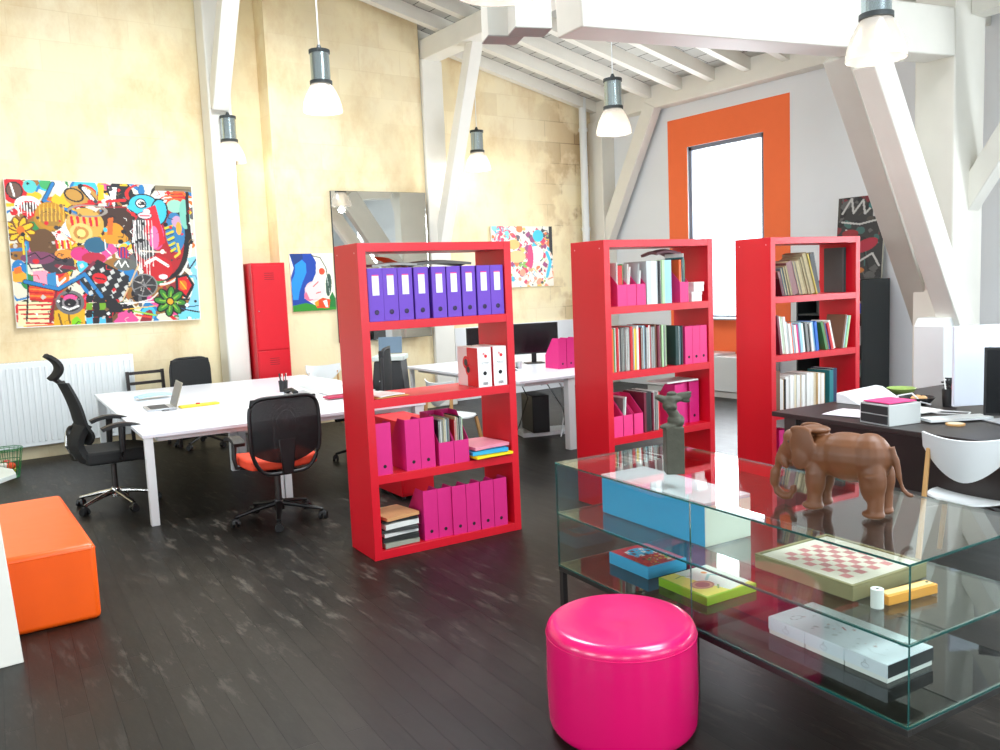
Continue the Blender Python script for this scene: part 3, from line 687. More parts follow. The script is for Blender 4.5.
# ---- bookcase 3
z = LV[3]; wh = 'of the leaning books beside orange window'
ents = [(.018, .16, .17, 'maroon', True, -16), (.03, .22, .17, 'dusty pink', True, -16), (.022, .25, .17, 'light blue', False, -16), (.026, .26, .2, 'grey', False, -16), (.022, .27, .2, 'cream', False, -17), (.012, .27, .2, 'dusty pink', True, -17),
        (.07, .30, .2, 'dusty pink', True, -18), (.026, .31, .2, 'white', False, -18), (.05, .31, .2, 'cream', False, -18), (.034, .33, .2, 'tan', False, -18), (.026, .35, .2, 'cream', False, -19), (.05, .38, .22, 'cream', False, -19), (.016, .38, .22, 'yellow', True, -19), (.055, .37, .2, 'dark grey', True, -14)]
u = .16
for k, (t, h, d, col, so, lean) in enumerate(ents):
    o = book(t, h * .97, d, cm('aged_' + col, tuple(int(v * .72) for v in COL[col])), OLDP, so); L = R5(lean)
    o.rotation_euler = (Matrix.Rotation(SA[3], 3, 'Z') @ Matrix.Rotation(L, 3, 'Y')).to_euler()
    o.location = sp(3, u, .02 + (k * 3 % 4) * .006, z + .0008)
    tag(o, col + ' old book, ' + nth(k, len(ents)) + ' ' + wh, 'book', 'leaning old books'); u += t / math.cos(L) + .0012
row(3, z, 1.0, E1((.022, .40, .2, 'dark grey', True, 0), (.035, .40, .2, 'dark green', True, 0)), 'album', 'large album at the right end, top shelf beside orange window', 'large dark albums', .09, 'album')
z = LV[2]
cs = ['maroon', 'pale green', 'white', 'white', 'pale grey', 'white', 'orange', 'light blue', 'white', 'pink', 'light blue', 'white', 'dark green', 'grey', 'black', 'white', 'pale grey', 'light blue', 'blue', 'blue', 'green', 'brown', 'blue', 'red', 'white']
hs = [.33, .32, .31, .31, .28, .27, .26] + [.25] * 18
r3 = random.Random(5)
row(3, z, .085, [(.018 + r3.uniform(0, .012), hs[k] + r3.uniform(-.012, .012), .2, c, r3.random() < .8, -8 if k < 20 else -16) for k, c in enumerate(cs)], 'book', 'of second shelf row beside orange window', 'slim books on the second shelf', .02)
row(3, z, .90, E1((.02, .30, .2, 'brown', True, 11), (.016, .295, .2, 'white', False, 11), (.02, .29, .2, 'light blue', True, 11), (.018, .29, .2, 'pale green', True, 11)), 'book', 'of four books leaning right, second shelf', 'books leaning to the right', .02)
z = LV[1]
cs = [('brown', 1, .36, .05), ('white', 0, .29, .03), ('tan', 0, .28, .035), ('black', 1, .28, .012), ('white', 0, .30, .05), ('white', 0, .31, .05), ('pale grey', 0, .31, .045), ('tan', 0, .30, .06), ('white', 0, .30, .045), ('black', 1, .30, .01), ('white', 0, .31, .05), ('white', 0, .31, .05), ('tan', 0, .30, .05), ('tan', 0, .30, .045), ('tan', 0, .29, .06)]
row(3, z, .07, [(t * .95, h, .22, c, bool(s), 0) for c, s, h, t in cs], 'book', 'in the page-edge-out row beside the dark desk', 'thick books turned pages outward', .015)
row(3, z, .745, E1((.05, .31, .24, 'teal', True, 0), (.055, .32, .24, 'dark blue', True, 0)), 'book', 'of the two dark thick volumes ending the third shelf', 'dark thick volumes', .02)
z = LV[0]
for k, u in enumerate((.12, .24, .36)):
    put(f_tall, sp(3, u, .03, z + .0006), SA[3], 'magenta magazine file, ' + ['leftmost', 'middle', 'rightmost'][k] + ' of three on the bottom shelf under the dark desk edge', 'magenta files in the right bookcase')

# ---------------------------------------------------------------- glass display case
SV = 1.2
VA = R5(-5.836); VX, VY = 2.0369 * SV, 1.0875 * SV
VL, VW = 1.6074 * SV, .6202 * SV
VZ = [1.7469 - (1.7469 - z) * SV for z in (.9955, .7811, .5589)]      # top, middle, bottom surface heights
def vp(u, v, z): c, s = math.cos(VA), math.sin(VA); return (VX + u * c - v * s, VY + u * s + v * c, z)
def vq(u, v, z): return vp(u * SV, v * SV, z)
case = thing('glass_display_case', 'low rectangular two-tier clear glass display case on a dark steel frame', 'display case', (VX, VY, 0), VA)
gt = .0075
SMOKE = mat_glass('smoked_glass', (.42, .44, .43))
def pane(name, x0, x1, y0, y1, z0, z1, thin, gm=None):
    """glass sheet whose narrow edge faces are the green cut edge"""
    g = G().box(x0, x1, y0, y1, z0, z1, 0)
    bmesh.ops.recalc_face_normals(g.bm, faces=g.bm.faces)
    for f in g.bm.faces:
        f.normal_update()
        if abs(f.normal[thin]) < .5: f.material_index = 1
    return g.build(name, [gm or GLASS, GEDGE], case, smooth=False)
L2 = VL / 2
for (nm, z) in (('top_pane', VZ[0]), ('middle_pane', VZ[1]), ('bottom_pane', VZ[2])):
    pane(nm, 0, VW, 0, VL, z - gt, z, 2, SMOKE if nm == 'bottom_pane' else GLASS)
for a, b in ((VZ[1], VZ[0] - gt), (VZ[2], VZ[1] - gt)):
    pane('front_pane', 0, .007, .0005, L2 - .0006, a + .0003, b - .0003, 0); pane('front_pane', 0, .007, L2 + .0006, VL - .0005, a + .0003, b - .0003, 0)
    pane('end_pane', .0075, VW - .0005, 0, .007, a + .0003, b - .0003, 1); pane('end_pane', .0075, VW - .0005, VL - .007, VL, a + .0003, b - .0003, 1)
zt = VZ[2] - gt - .001
g = G()
for x in (.012, VW - .012): g.box(x - .012, x + .012, 0, VL, zt - .024, zt)
for y in (.012, L2, VL - .012): g.box(.024, VW - .024, y - .012, y + .012, zt - .0235, zt - .0005)
g.build('steel_frame', STEEL, case, bevel=.0015)
for x in (.016, VW - .016):
    for y in (.016, L2, VL - .016):
        if x < .1 and y < .1: continue
        G().box(x - .0145, x + .0145, y - .0145, y + .0145, 0, zt - .0245).build('leg', STEEL, case, bevel=.0015)

# ---------------------------------------------------------------- raster art
class Art:
    def __init__(s, w, h, col):
        s.w, s.h = w, h; s.a = np.ones((h, w, 3)) * np.array(lin(col)[:3])
        yy, xx = np.mgrid[0:h, 0:w]; s.X = (xx + .5) / w; s.Y = (yy + .5) / h; s.asp = h / w
    def put(s, m, col, al=1.0): s.a[m] = s.a[m] * (1 - al) + np.array(lin(col)[:3]) * al
    def ell(s, cx, cy, rx, ry, col, ang=0, al=1.0, ring=None):
        dx, dy = s.X - cx, (s.Y - cy) * s.asp; c, n = math.cos(ang), math.sin(ang); ry = ry * s.asp
        d = ((dx * c + dy * n) / rx) ** 2 + ((-dx * n + dy * c) / ry) ** 2
        s.put((d < 1) if ring is None else ((d < 1) & (d > (1 - ring) ** 2)), col, al); return s
    def poly(s, pts, col, al=1.0):
        m = np.zeros(s.X.shape, bool); n = len(pts)
        for i in range(n):
            (x1, y1), (x2, y2) = pts[i], pts[(i + 1) % n]
            if y1 == y2: continue
            m ^= ((s.Y > min(y1, y2)) & (s.Y <= max(y1, y2)) & (s.X < (x2 - x1) * (s.Y - y1) / (y2 - y1) + x1))
        s.put(m, col, al); return s
    def line(s, pts, wd, col, al=1.0):
        for (x1, y1), (x2, y2) in zip(pts, pts[1:]):
            ax, ay = x2 - x1, (y2 - y1) * s.asp; L = ax * ax + ay * ay + 1e-12
            t = np.clip(((s.X - x1) * ax + (s.Y - y1) * s.asp * ay) / L, 0, 1)
            d = (s.X - x1 - t * ax) ** 2 + ((s.Y - y1) * s.asp - t * ay) ** 2
            s.put(d < (wd / 2) ** 2, col, al)
        return s
    def star(s, cx, cy, r, n, wd, col, edge=None, a0=0):
        for k in range(n):
            a = a0 + 2 * PI * k / n; q = (cx + r * math.cos(a), cy + r * math.sin(a) / s.asp); mid = ((cx + q[0]) / 2, (cy + q[1]) / 2)
            if edge: s.ell(mid[0], mid[1], r * .55, wd * 1.35 / s.asp, edge, a)
            s.ell(mid[0], mid[1], r * .47, wd * .8 / s.asp, col, a)
        return s
def art_mesh(art, w, h, depth=.03, name='painting', edge=PAPER, horizontal=False, parent=None):
    """canvas with painted front; front faces -Y (or up when horizontal)"""
    nx, ny = art.w, art.h; vx = []; cols = []
    for j in range(ny + 1):
        for i in range(nx + 1):
            vx.append((w * i / nx, 0, h * (1 - j / ny))); c = art.a[min(j, ny - 1), min(i, nx - 1)]; cols.append((c[0], c[1], c[2], 1))
    fs = []; N1 = nx + 1
    for j in range(ny):
        for i in range(nx): fs.append((j * N1 + i, (j + 1) * N1 + i, (j + 1) * N1 + i + 1, j * N1 + i + 1))
    nf = len(fs); b = len(vx)
    for y in (.0006, depth):
        for p in ((0, y, 0), (w, y, 0), (w, y, h), (0, y, h)): vx.append(p)
    for f in ((0, 1, 5, 4), (1, 2, 6, 5), (2, 3, 7, 6), (3, 0, 4, 7), (4, 5, 6, 7), (3, 2, 1, 0)): fs.append(tuple(b + k for k in f))
    if horizontal: vx = [(x, z, -y) for x, y, z in vx]
    me = bpy.data.meshes.new(name); me.from_pydata(vx, [], fs); me.materials.append(PAINT); me.materials.append(edge)
    at = me.color_attributes.new('paint', 'FLOAT_COLOR', 'POINT'); cols += [(.8, .8, .8, 1)] * 8
    at.data.foreach_set('color', np.array(cols, dtype=np.float32).ravel())
    for p in me.polygons[nf:]: p.material_index = 1
    me.update(); o = bpy.data.objects.new(name, me); C.objects.link(o)
    if parent is not None: o.parent = parent
    return o
def scatter(A, n, pal, smin, smax, seed, al=1.0, x0=0, x1=1, y0=0, y1=1):
    r = random.Random(seed)
    for k in range(n):
        x, y = r.uniform(x0, x1), r.uniform(y0, y1); c = r.choice(pal); sz = r.uniform(smin, smax); t = r.random()
        if t < .4: A.ell(x, y, sz, sz * r.uniform(.4, 1.2) / A.asp, c, r.uniform(0, 3), al)
        elif t < .75:
            a = r.uniform(0, 6.3); A.line([(x, y), (x + sz * 2 * math.cos(a), y + sz * 2 * math.sin(a)), (x + sz * 3 * math.cos(a + .7), y + sz * 3 * math.sin(a + .7))], sz * .28, c, al)
        else: A.poly([(x + sz * math.cos(q + r.uniform(-.4, .4)), y + sz * math.sin(q) / A.asp) for q in (0, 1.6, 3.1, 4.7)], c, al)

# large colourful abstract painting
def zc(x, y):
    top = 100 + .031 * x; bot = 668 - .04 * x; v = (y - top) / (bot - top); xl = 5 + .066 * (y - 100); xr = 710 + .07 * (y - 122); return ((x - xl) / (xr - xl), v)
A = Art(300, 250, (222, 214, 190))
K, Wh, Rd, Ye, Bl, Tu, Or, Gn, Pk = (24, 22, 26), (240, 238, 230), (206, 24, 34), (238, 184, 30), (30, 118, 178), (60, 186, 216), (236, 110, 28), (38, 130, 66), (222, 76, 140)
scatter(A, 330, [K, K, Wh, Rd, Rd, Ye, Bl, Tu, Or, Gn, Pk, (110, 74, 40), (150, 100, 40), (90, 88, 90), (140, 30, 40)], .015, .075, 11)
P = lambda *l: [zc(l[i], l[i + 1]) for i in range(0, len(l), 2)]
def E2(cx, cy, rx, ry, col, ang=0, ring=None, al=1.0): x, y = zc(cx, cy); A.ell(x, y, rx / 705, ry / 545, col, ang, al, ring)
def Ln(wd, col, *l): A.line(P(*l), wd / 705, col)
# background masses
E2(410, 270, 75, 75, (60, 36, 26)); E2(160, 245, 55, 55, (176, 126, 30)); E2(290, 270, 70, 60, (206, 160, 70)); E2(140, 350, 50, 60, (98, 66, 36)); E2(190, 420, 60, 40, (60, 50, 56))
A.poly(P(340, 120, 360, 120, 362, 190, 338, 190), Ye); A.poly(P(370, 122, 470, 126, 430, 170, 400, 190, 372, 150), K); A.poly(P(378, 130, 410, 130, 400, 215, 388, 180), Wh)
E2(275, 165, 60, 40, (190, 140, 60)); E2(250, 160, 38, 25, K, .4, .2); Ln(14, Wh, 290, 135, 320, 180); Ln(22, K, 275, 128, 330, 190); Ln(13, Wh, 285, 135, 318, 176)
# top-left red ring, turquoise patches and blue angle
E2(42, 145, 44, 48, Rd); E2(42, 145, 29, 32, (110, 80, 66)); E2(42, 145, 29, 32, K, 0, .14); Ln(7, Wh, 30, 120, 42, 165); E2(95, 130, 24, 24, (90, 196, 190)); E2(150, 120, 22, 20, (66, 168, 96)); E2(88, 200, 46, 34, Wh); E2(92, 214, 34, 30, Rd); E2(92, 208, 26, 18, (70, 40, 40))
for x in range(55, 125, 10): Ln(4, Wh, x, 190, x + 1, 215 + (x * 7) % 40)
Ln(17, K, 175, 118, 142, 185, 255, 230); Ln(12, Bl, 175, 118, 144, 183, 255, 228)
Ln(12, Rd, 250, 205, 350, 185, 440, 178); Ln(6, (150, 20, 30), 330, 205, 470, 205)
# ochre blob with drips and orange teeth
E2(165, 240, 54, 52, (190, 132, 26)); E2(165, 245, 40, 34, (160, 118, 46))
for x in range(128, 215, 14): Ln(4, (232, 176, 60), x, 195, x, 260)
E2(285, 262, 62, 20, (214, 170, 96)); 
for x in (240, 262, 285, 308, 330): Ln(10, Rd, x, 245, x + 4, 275); Ln(4, Ye, x + 9, 246, x + 12, 272)
E2(275, 305, 42, 38, (220, 190, 110), 0); E2(275, 305, 28, 24, (190, 130, 60)); E2(275, 305, 16, 15, (236, 210, 120)); E2(300, 220, 75, 24, (150, 140, 130), 0, .2)
for x in (185, 205, 225): Ln(9, Rd, x, 335, x + 5, 362); Ln(7, Ye, x + 9, 335, x + 12, 362)
E2(215, 385, 36, 18, (232, 140, 50)); E2(270, 385, 34, 26, (206, 50, 120)); E2(320, 400, 45, 22, (180, 36, 60)); E2(330, 350, 45, 30, (36, 92, 120)); E2(120, 400, 60, 24, (120, 60, 90)); Ln(4, K, 80, 395, 110, 380, 130, 405, 160, 390, 190, 410, 230, 398)
E2(400, 305, 38, 40, (232, 142, 26)); E2(400, 325, 52, 22, (206, 140, 30)); A.poly(P(375, 245, 395, 245, 392, 310, 372, 310), (216, 96, 30)); E2(365, 292, 8, 9, Tu); Ln(4, Wh, 362, 330, 365, 365, 385, 385)
E2(432, 380, 22, 24, (70, 60, 130)); 
for x in (418, 430, 442): Ln(5, Rd, x, 362, x + 2, 398)
E2(440, 425, 45, 24, (96, 98, 92)); Ln(5, Wh, 400, 430, 415, 410, 425, 435, 440, 412, 452, 434)
# flower left
x, y = zc(60, 295); A.star(x, y, .075, 9, .016, (238, 186, 30), (110, 60, 16), .2); E2(62, 295, 14, 16, (216, 110, 24)); Ln(8, (232, 190, 40), 68, 320, 72, 385); Ln(5, (90, 170, 170), 80, 350, 82, 500)
# lower left: blue angle, orange and red bars, yellow block
A.poly(P(85, 505, 185, 520, 165, 560, 90, 560), (220, 60, 30)); 
for k in range(4): Ln(6, [(250, 130, 40), (190, 20, 24)][k % 2], 92, 518 + k * 13, 170, 524 + k * 12)
A.poly(P(50, 565, 165, 570, 150, 655, 48, 660), (228, 220, 170)); 
for k in range(5): Ln(6, Rd, 45 + 8 * k, 580 + k * 17, 165, 578 + k * 18)
Ln(6, K, 85, 500, 78, 640); Ln(9, (130, 24, 40), 183, 525, 160, 645)
A.poly(P(100, 450, 150, 448, 150, 500, 104, 498), (226, 150, 170)); A.poly(P(150, 460, 180, 455, 185, 510, 152, 505), (50, 130, 180)); Ln(8, Wh, 185, 470, 190, 505, 215, 478); Ln(14, (130, 30, 50), 185, 430, 250, 440)
E2(50, 470, 30, 22, (232, 160, 40)); A.poly(P(36, 440, 60, 430, 66, 455, 40, 462), Or)
A.poly(P(175, 600, 285, 595, 285, 655, 172, 660), (224, 166, 24)); Ln(7, (120, 80, 20), 190, 615, 200, 655); Ln(7, (120, 80, 20), 225, 612, 230, 650); A.poly(P(235, 640, 255, 622, 272, 640, 268, 662, 238, 662), (126, 200, 20))
E2(232, 570, 52, 46, (106, 104, 104)); E2(232, 570, 40, 35, (40, 40, 42)); E2(232, 572, 30, 26, (140, 134, 134)); E2(232, 552, 26, 12, Pk); E2(232, 572, 22, 16, K); Ln(7, Wh, 205, 588, 228, 598, 262, 584)
# chequered ribbon
A.poly(P(255, 470, 335, 405, 455, 470, 440, 560, 330, 560), (30, 30, 34))
for i in range(9):
    for j in range(5):
        if (i + j) % 2 == 0:
            cx = 275 + i * 19 + j * 8; cy = 430 + j * 26 + i * 4
            if cy > 400 + abs(cx - 335) * .2: A.poly(P(cx - 9, cy - 3, cx + 4, cy - 11, cx + 11, cy + 3, cx - 3, cy + 11), (196, 196, 190))
A.poly(P(258, 470, 320, 410, 328, 420, 268, 480), (120, 40, 60)); E2(342, 478, 28, 20, Rd, .3); Ln(5, K, 325, 476, 360, 482)
for i in range(4):
    for j in range(4): A.poly(P(290 + i * 25, 545 + j * 28, 313 + i * 25, 545 + j * 28, 313 + i * 25, 571 + j * 28, 290 + i * 25, 571 + j * 28), [K, (70, 180, 216), K, (110, 160, 30)][(i * 2 + j * 3) % 4] if (i + j) % 2 else K)
Ln(19, K, 75, 490, 190, 520, 288, 462, 350, 550); Ln(14, Bl, 75, 490, 190, 518, 286, 462, 348, 548)
# right: round red and black figure with a turquoise bird head
E2(580, 330, 118, 165, K); E2(572, 330, 104, 152, (170, 28, 36)); E2(520, 320, 50, 90, (60, 58, 60)); E2(640, 300, 40, 80, (46, 120, 170)); E2(560, 310, 34, 60, Pk); E2(545, 300, 30, 40, (196, 40, 50)); E2(570, 440, 60, 50, (190, 26, 34)); E2(648, 260, 22, 24, (190, 150, 180)); E2(655, 285, 12, 26, (240, 160, 60))
for k in range(5): Ln(9, (206, 196, 30), 600 + k * 6, 285 + k * 22, 628 + k * 3, 275 + k * 22); Ln(3, K, 600 + k * 6, 293 + k * 22, 630 + k * 3, 284 + k * 22)
Ln(10, (216, 190, 60), 650, 345, 658, 380, 640, 395); Ln(12, Wh, 520, 420, 560, 400, 610, 430); Ln(8, (214, 190, 170), 500, 372, 600, 378)
for k in range(26):
    a = -1.9 + k * .14
    x0_, y0_ = zc(582 + 126 * math.cos(a), 330 + 172 * math.sin(a)); 
    if k: A.line([(px_, py_), (x0_, y0_)], .012, (228, 224, 216)); 
    px_, py_ = x0_, y0_
E2(545, 155, 105, 48, (206, 30, 30), -.05, .13); Ln(8, Rd, 455, 190, 480, 240, 450, 215)
for k in range(5): Ln(8, (238, 96, 34), 600, 150 + k * 11, 672, 146 + k * 13)
E2(640, 200, 34, 26, (150, 206, 180)); E2(680, 230, 22, 60, (120, 190, 170)); Ln(14, K, 690, 150, 694, 260, 706, 340)
E2(512, 196, 62, 44, K); E2(512, 196, 56, 39, Tu); A.poly(P(446, 205, 480, 170, 480, 225), Tu); E2(575, 222, 36, 54, K, .15); E2(575, 222, 30, 48, Tu, .15); E2(502, 190, 22, 20, K); E2(502, 190, 17, 15, Wh); E2(502, 190, 9, 8, K)
A.poly(P(510, 215, 560, 195, 570, 230, 600, 340, 560, 365, 530, 320), (214, 28, 44)); E2(556, 320, 18, 45, (226, 110, 160)); E2(518, 236, 30, 15, K); E2(518, 236, 27, 12, (236, 200, 206)); Ln(4, Rd, 500, 237, 536, 237); Ln(7, Wh, 480, 260, 470, 340); 
for k, x in enumerate((472, 480, 492, 500, 510, 520, 532, 545)): Ln(3.5, (226, 222, 216), x, 255, x + 6, 380 + (k * 53) % 160)
E2(515, 505, 52, 46, (50, 48, 48)); E2(515, 505, 52, 46, (130, 130, 128), 0, .1); 
for k in range(7): Ln(4, (128, 126, 124), 515, 505, 515 + 46 * math.cos(k * .9), 505 + 40 * math.sin(k * .9))
Ln(6, (210, 180, 130), 430, 560, 490, 430); Ln(5, Wh, 420, 575, 560, 570); Ln(4, Ye, 430, 600, 560, 585); Ln(5, (232, 222, 210), 430, 585, 540, 560, 575, 530)
A.poly(P(640, 470, 690, 460, 722, 505, 690, 560, 640, 530), K); A.poly(P(650, 478, 686, 470, 708, 505, 684, 545, 652, 520), Rd); E2(672, 505, 16, 20, Or); Ln(5, Ye, 660, 490, 685, 520)
A.poly(P(690, 400, 735, 390, 740, 640, 660, 640, 700, 560, 720, 500), (130, 196, 226)); Ln(6, K, 700, 440, 730, 400); Ln(5, (40, 90, 110), 690, 590, 735, 585); A.poly(P(650, 610, 742, 605, 742, 636, 655, 640), (110, 200, 210)); Ln(6, K, 680, 600, 740, 610)
x, y = zc(618, 568); A.star(x, y, .092, 8, .021, (56, 130, 44), (16, 30, 14), .15); A.star(x, y, .07, 8, .006, (130, 180, 50), None, .15); E2(618, 568, 18, 18, (30, 26, 14)); E2(618, 568, 12, 12, (226, 160, 30))
Ln(7, (150, 200, 60), 470, 605, 560, 622); Ln(8, (230, 60, 50), 480, 620, 540, 630); E2(430, 622, 22, 14, Pk); E2(590, 472, 18, 10, (226, 220, 232))
scatter(A, 170, [K, K, K, Wh, (60, 56, 60), (120, 90, 60), Rd, (200, 190, 180)], .004, .016, 31); A.poly(P(560, 118, 712, 122, 712, 146, 558, 140), (134, 120, 92)); Ln(3, K, 600, 134, 640, 136, 700, 138)
for pts in (P(5, 100, 712, 120, 712, 126, 5, 106), ): pass
A.line([(0, 0), (1, 0), (1, 1), (0, 1), (0, 0)], .010, (236, 234, 226))
o = art_mesh(A, 2.0, 1.62, .035)
tag(o, 'large colourful abstract painting with a blue bird-like head on the stone wall', 'painting', loc=(1.17, YS - .05, 1.475), rot=(0, R5(.6), 0))

# blue profile picture on the pier
B = Art(110, 130, (240, 236, 214))
B.poly([(0, 0), (.5, 0), (.6, .15), (.58, .35), (.45, .55), (.3, .66), (.28, .78), (.5, .9), (.3, 1), (0, 1), (0, .42), (.08, .25)], (24, 66, 160))
B.poly([(.12, .12), (.25, .08), (.36, .18), (.36, .34), (.26, .5), (.18, .66), (.14, .8), (.02, .8), (0, .5), (.1, .34)], (30, 140, 226)); B.poly([(0, 0), (.3, 0), (.3, .1), (.1, .2)], (20, 54, 120))
B.ell(.5, .66, .2, .17, (232, 190, 190)); B.ell(.4, .74, .12, .09, (226, 110, 140)); B.poly([(.3, .6), (.62, .42), (.78, .66), (.62, .8), (.4, .8)], (236, 208, 206)); B.ell(.72, .32, .07, .06, (226, 70, 40)); B.line([(.5, .58), (.62, .5)], .02, (226, 60, 60)); B.line([(.56, .7), (.66, .68)], .02, (226, 60, 60))
B.line([(.5, .04), (.7, .08), (.82, .26), (.86, .5)], .02, (40, 40, 36)); B.ell(.86, .56, .07, .2, (56, 84, 70), .1); B.line([(.83, .42), (.88, .72)], .012, (190, 200, 190)); B.line([(.88, .42), (.85, .7)], .012, (20, 30, 26))
B.poly([(0, .9), (.3, .86), (.6, .92), (1, .84), (1, 1), (0, 1)], (46, 140, 40)); B.poly([(.86, .78), (.94, .68), (1, .8), (1, .95), (.86, .95)], (30, 120, 50)); B.poly([(.5, .86), (.7, .78), (.88, .82), (.84, .97), (.56, .96)], (232, 70, 24)); B.poly([(.7, .84), (.8, .82), (.82, .96), (.76, .95)], Wh); B.poly([(.5, .86), (.6, .82), (.6, .92), (.54, .93)], (250, 150, 30))
o = art_mesh(B, .60, .74, .025)
tag(o, 'small picture of a blue figure on cream ground beside the red locker', 'painting', loc=(4.25, 10.40 - .03, 1.49))
# mid painting
A = Art(170, 150, (232, 224, 208))
scatter(A, 300, [(210, 60, 90), (232, 150, 120), (60, 180, 206), (236, 190, 90), (60, 60, 66), (90, 80, 90), (236, 236, 230), (236, 236, 230), (230, 120, 60), (130, 180, 80), (150, 60, 110)], .012, .055, 21)
scatter(A, 40, [(120, 210, 210), (226, 70, 100)], .02, .05, 4, 1, 0, .3, 0, .3)
A.ell(.76, .16, .09, .1, (50, 190, 216)); A.ell(.72, .46, .12, .13, (240, 236, 234)); A.ell(.62, .5, .05, .2, (206, 50, 110)); A.line([(.9, .44), (.96, .6), (.9, .82)], .05, (60, 190, 220)); A.ell(.4, .5, .14, .1, (236, 190, 130)); A.ell(.35, .3, .1, .08, (236, 180, 100)); A.poly([(.95, 0), (1, 0), (1, .5), (.95, .4)], K)
o = art_mesh(A, 1.2, .95, .03)
tag(o, 'square bright patterned painting with a white dot on the stone wall above the monitors', 'painting', loc=(7.65, YS - .045, 1.67))
# dark painting on the black shelving
A = Art(70, 150, (48, 48, 50))
scatter(A, 60, [(30, 30, 34), (90, 90, 90), (60, 100, 96), (120, 40, 50), (70, 66, 60)], .05, .14, 9)
for l in ([(.1, .2), (.3, .02), (.35, .2), (.55, .05), (.6, .22), (.8, .1), (.8, .25)], [(.1, .3), (.5, .34), (.9, .3), (1, .45)], [(.2, .4), (.4, .5), (.1, .6)], [(.1, .72), (.5, .8), (.8, .7), (.95, .85)]): A.line(l, .045, (190, 190, 188))
A.ell(.65, .6, .28, .07, (170, 36, 60), -.5); A.ell(.3, .45, .18, .05, (150, 40, 50)); A.ell(.45, .9, .2, .04, (190, 110, 50)); A.ell(.75, .12, .08, .04, (50, 110, 110))
o = art_mesh(A, .62, 1.02, .03, edge=pm('canvas_edge', (200, 196, 180), .7))
tag(o, 'narrow dark painting with white scrawls leaning on top of the black shelving', 'painting', loc=(9.86, 6.28, 1.615), rot=(R5(-5), 0, R5(-90)))

# ---------------------------------------------------------------- objects in and on the case
zM, zB, zT0 = VZ[1] + .0006, VZ[2] + .0006, VZ[0] + .0006
BLU = pm('sky_blue_card', (66, 172, 222), .45, var=.02)
r = thing('storage_box', 'long sky blue box with white lid on the middle glass tier', 'box', vq(.155, .895, zM), VA)
r.rotation_euler[2] = VA
G().box(0, .225 * SV, 0, .60 * SV, 0, .150 * SV).build('box_body', BLU, r, bevel=.002)
G().box(-.002, .225 * SV + .002, -.002, .60 * SV + .002, .1503 * SV, .1503 * SV + .012).build('lid', pm('pale_lid', (226, 226, 232), .4), r, bevel=.002)
# blue body: the near end is covered with white card
G().box(.001, .225 * SV - .001, -.0035, -.0005, .001, .148 * SV).build('white_end', pm('offwhite_card', (226, 230, 214), .5), r, smooth=False)
def gamebox(label, loc, w, d, h, mat, art, rz):
    r = thing('game_box', label, 'box', loc, rz)
    G().box(0, w, 0, d, 0, h - .002).build('box_body', mat, r, bevel=.0015)
    o = art_mesh(art, w - .012, d - .012, .0018, 'printed_cover', mat, True, r); o.location = (.006, .006, h + .0002)
    return r
A = Art(90, 90, (206, 34, 60)); scatter(A, 40, [(230, 80, 50), (150, 20, 40), (226, 120, 60)], .02, .07, 3, .6)
# rows of chunky white and blue letters, seen upside down from the viewer's side
A.ell(.5, .32, .32, .2, (52, 170, 220)); 
for j in range(3):
    for i in range(5 - j % 2): x0_, y0_ = .2 + i * .13 + .06 * (j % 2), .18 + j * .13; A.poly([(x0_, y0_), (x0_ + .09, y0_), (x0_ + .09, y0_ + .09), (x0_, y0_ + .09)], [(240, 240, 240), (30, 30, 34), (60, 180, 226)][(i + j) % 3]); A.poly([(x0_ + .03, y0_ + .03), (x0_ + .06, y0_ + .03), (x0_ + .06, y0_ + .06), (x0_ + .03, y0_ + .06)], (206, 34, 60))
scatter(A, 30, [(236, 190, 60), (60, 170, 90), (240, 220, 200), (40, 30, 40)], .02, .05, 8, 1, .2, .9, .6, .95)
gamebox('flat sky blue game box with busy red cover on the bottom glass tier', vp(.175 * SV, 1.235 * SV, zB), .20 * SV, .25 * SV, .05 * SV, BLU, A, VA)
A = Art(90, 90, (236, 222, 90)); A.poly([(.3, 0), (1, 0), (1, .9), (.5, 1), (.35, .5)], (232, 236, 226)); A.ell(.3, .62, .2, .16, (176, 116, 90)); A.ell(.3, .62, .12, .1, (150, 80, 70)); A.ell(.3, .62, .16, .13, (206, 150, 110), 0, 1, .2)
A.line([(.5, .5), (.7, .35), (.85, .5), (.8, .75)], .05, (150, 206, 200)); A.line([(.5, .75), (.4, .85)], .03, (90, 160, 60)); A.ell(.7, .25, .05, .05, (230, 150, 70)); A.line([(.15, .2), (.3, .16), (.42, .26)], .02, (90, 130, 60))
gamebox('flat lime green game box with pale yellow cover on the bottom glass tier', vp(.165 * SV, .90 * SV, zB), .25 * SV, .262 * SV, .034 * SV, pm('lime_card', (140, 186, 34), .5), A, VA)
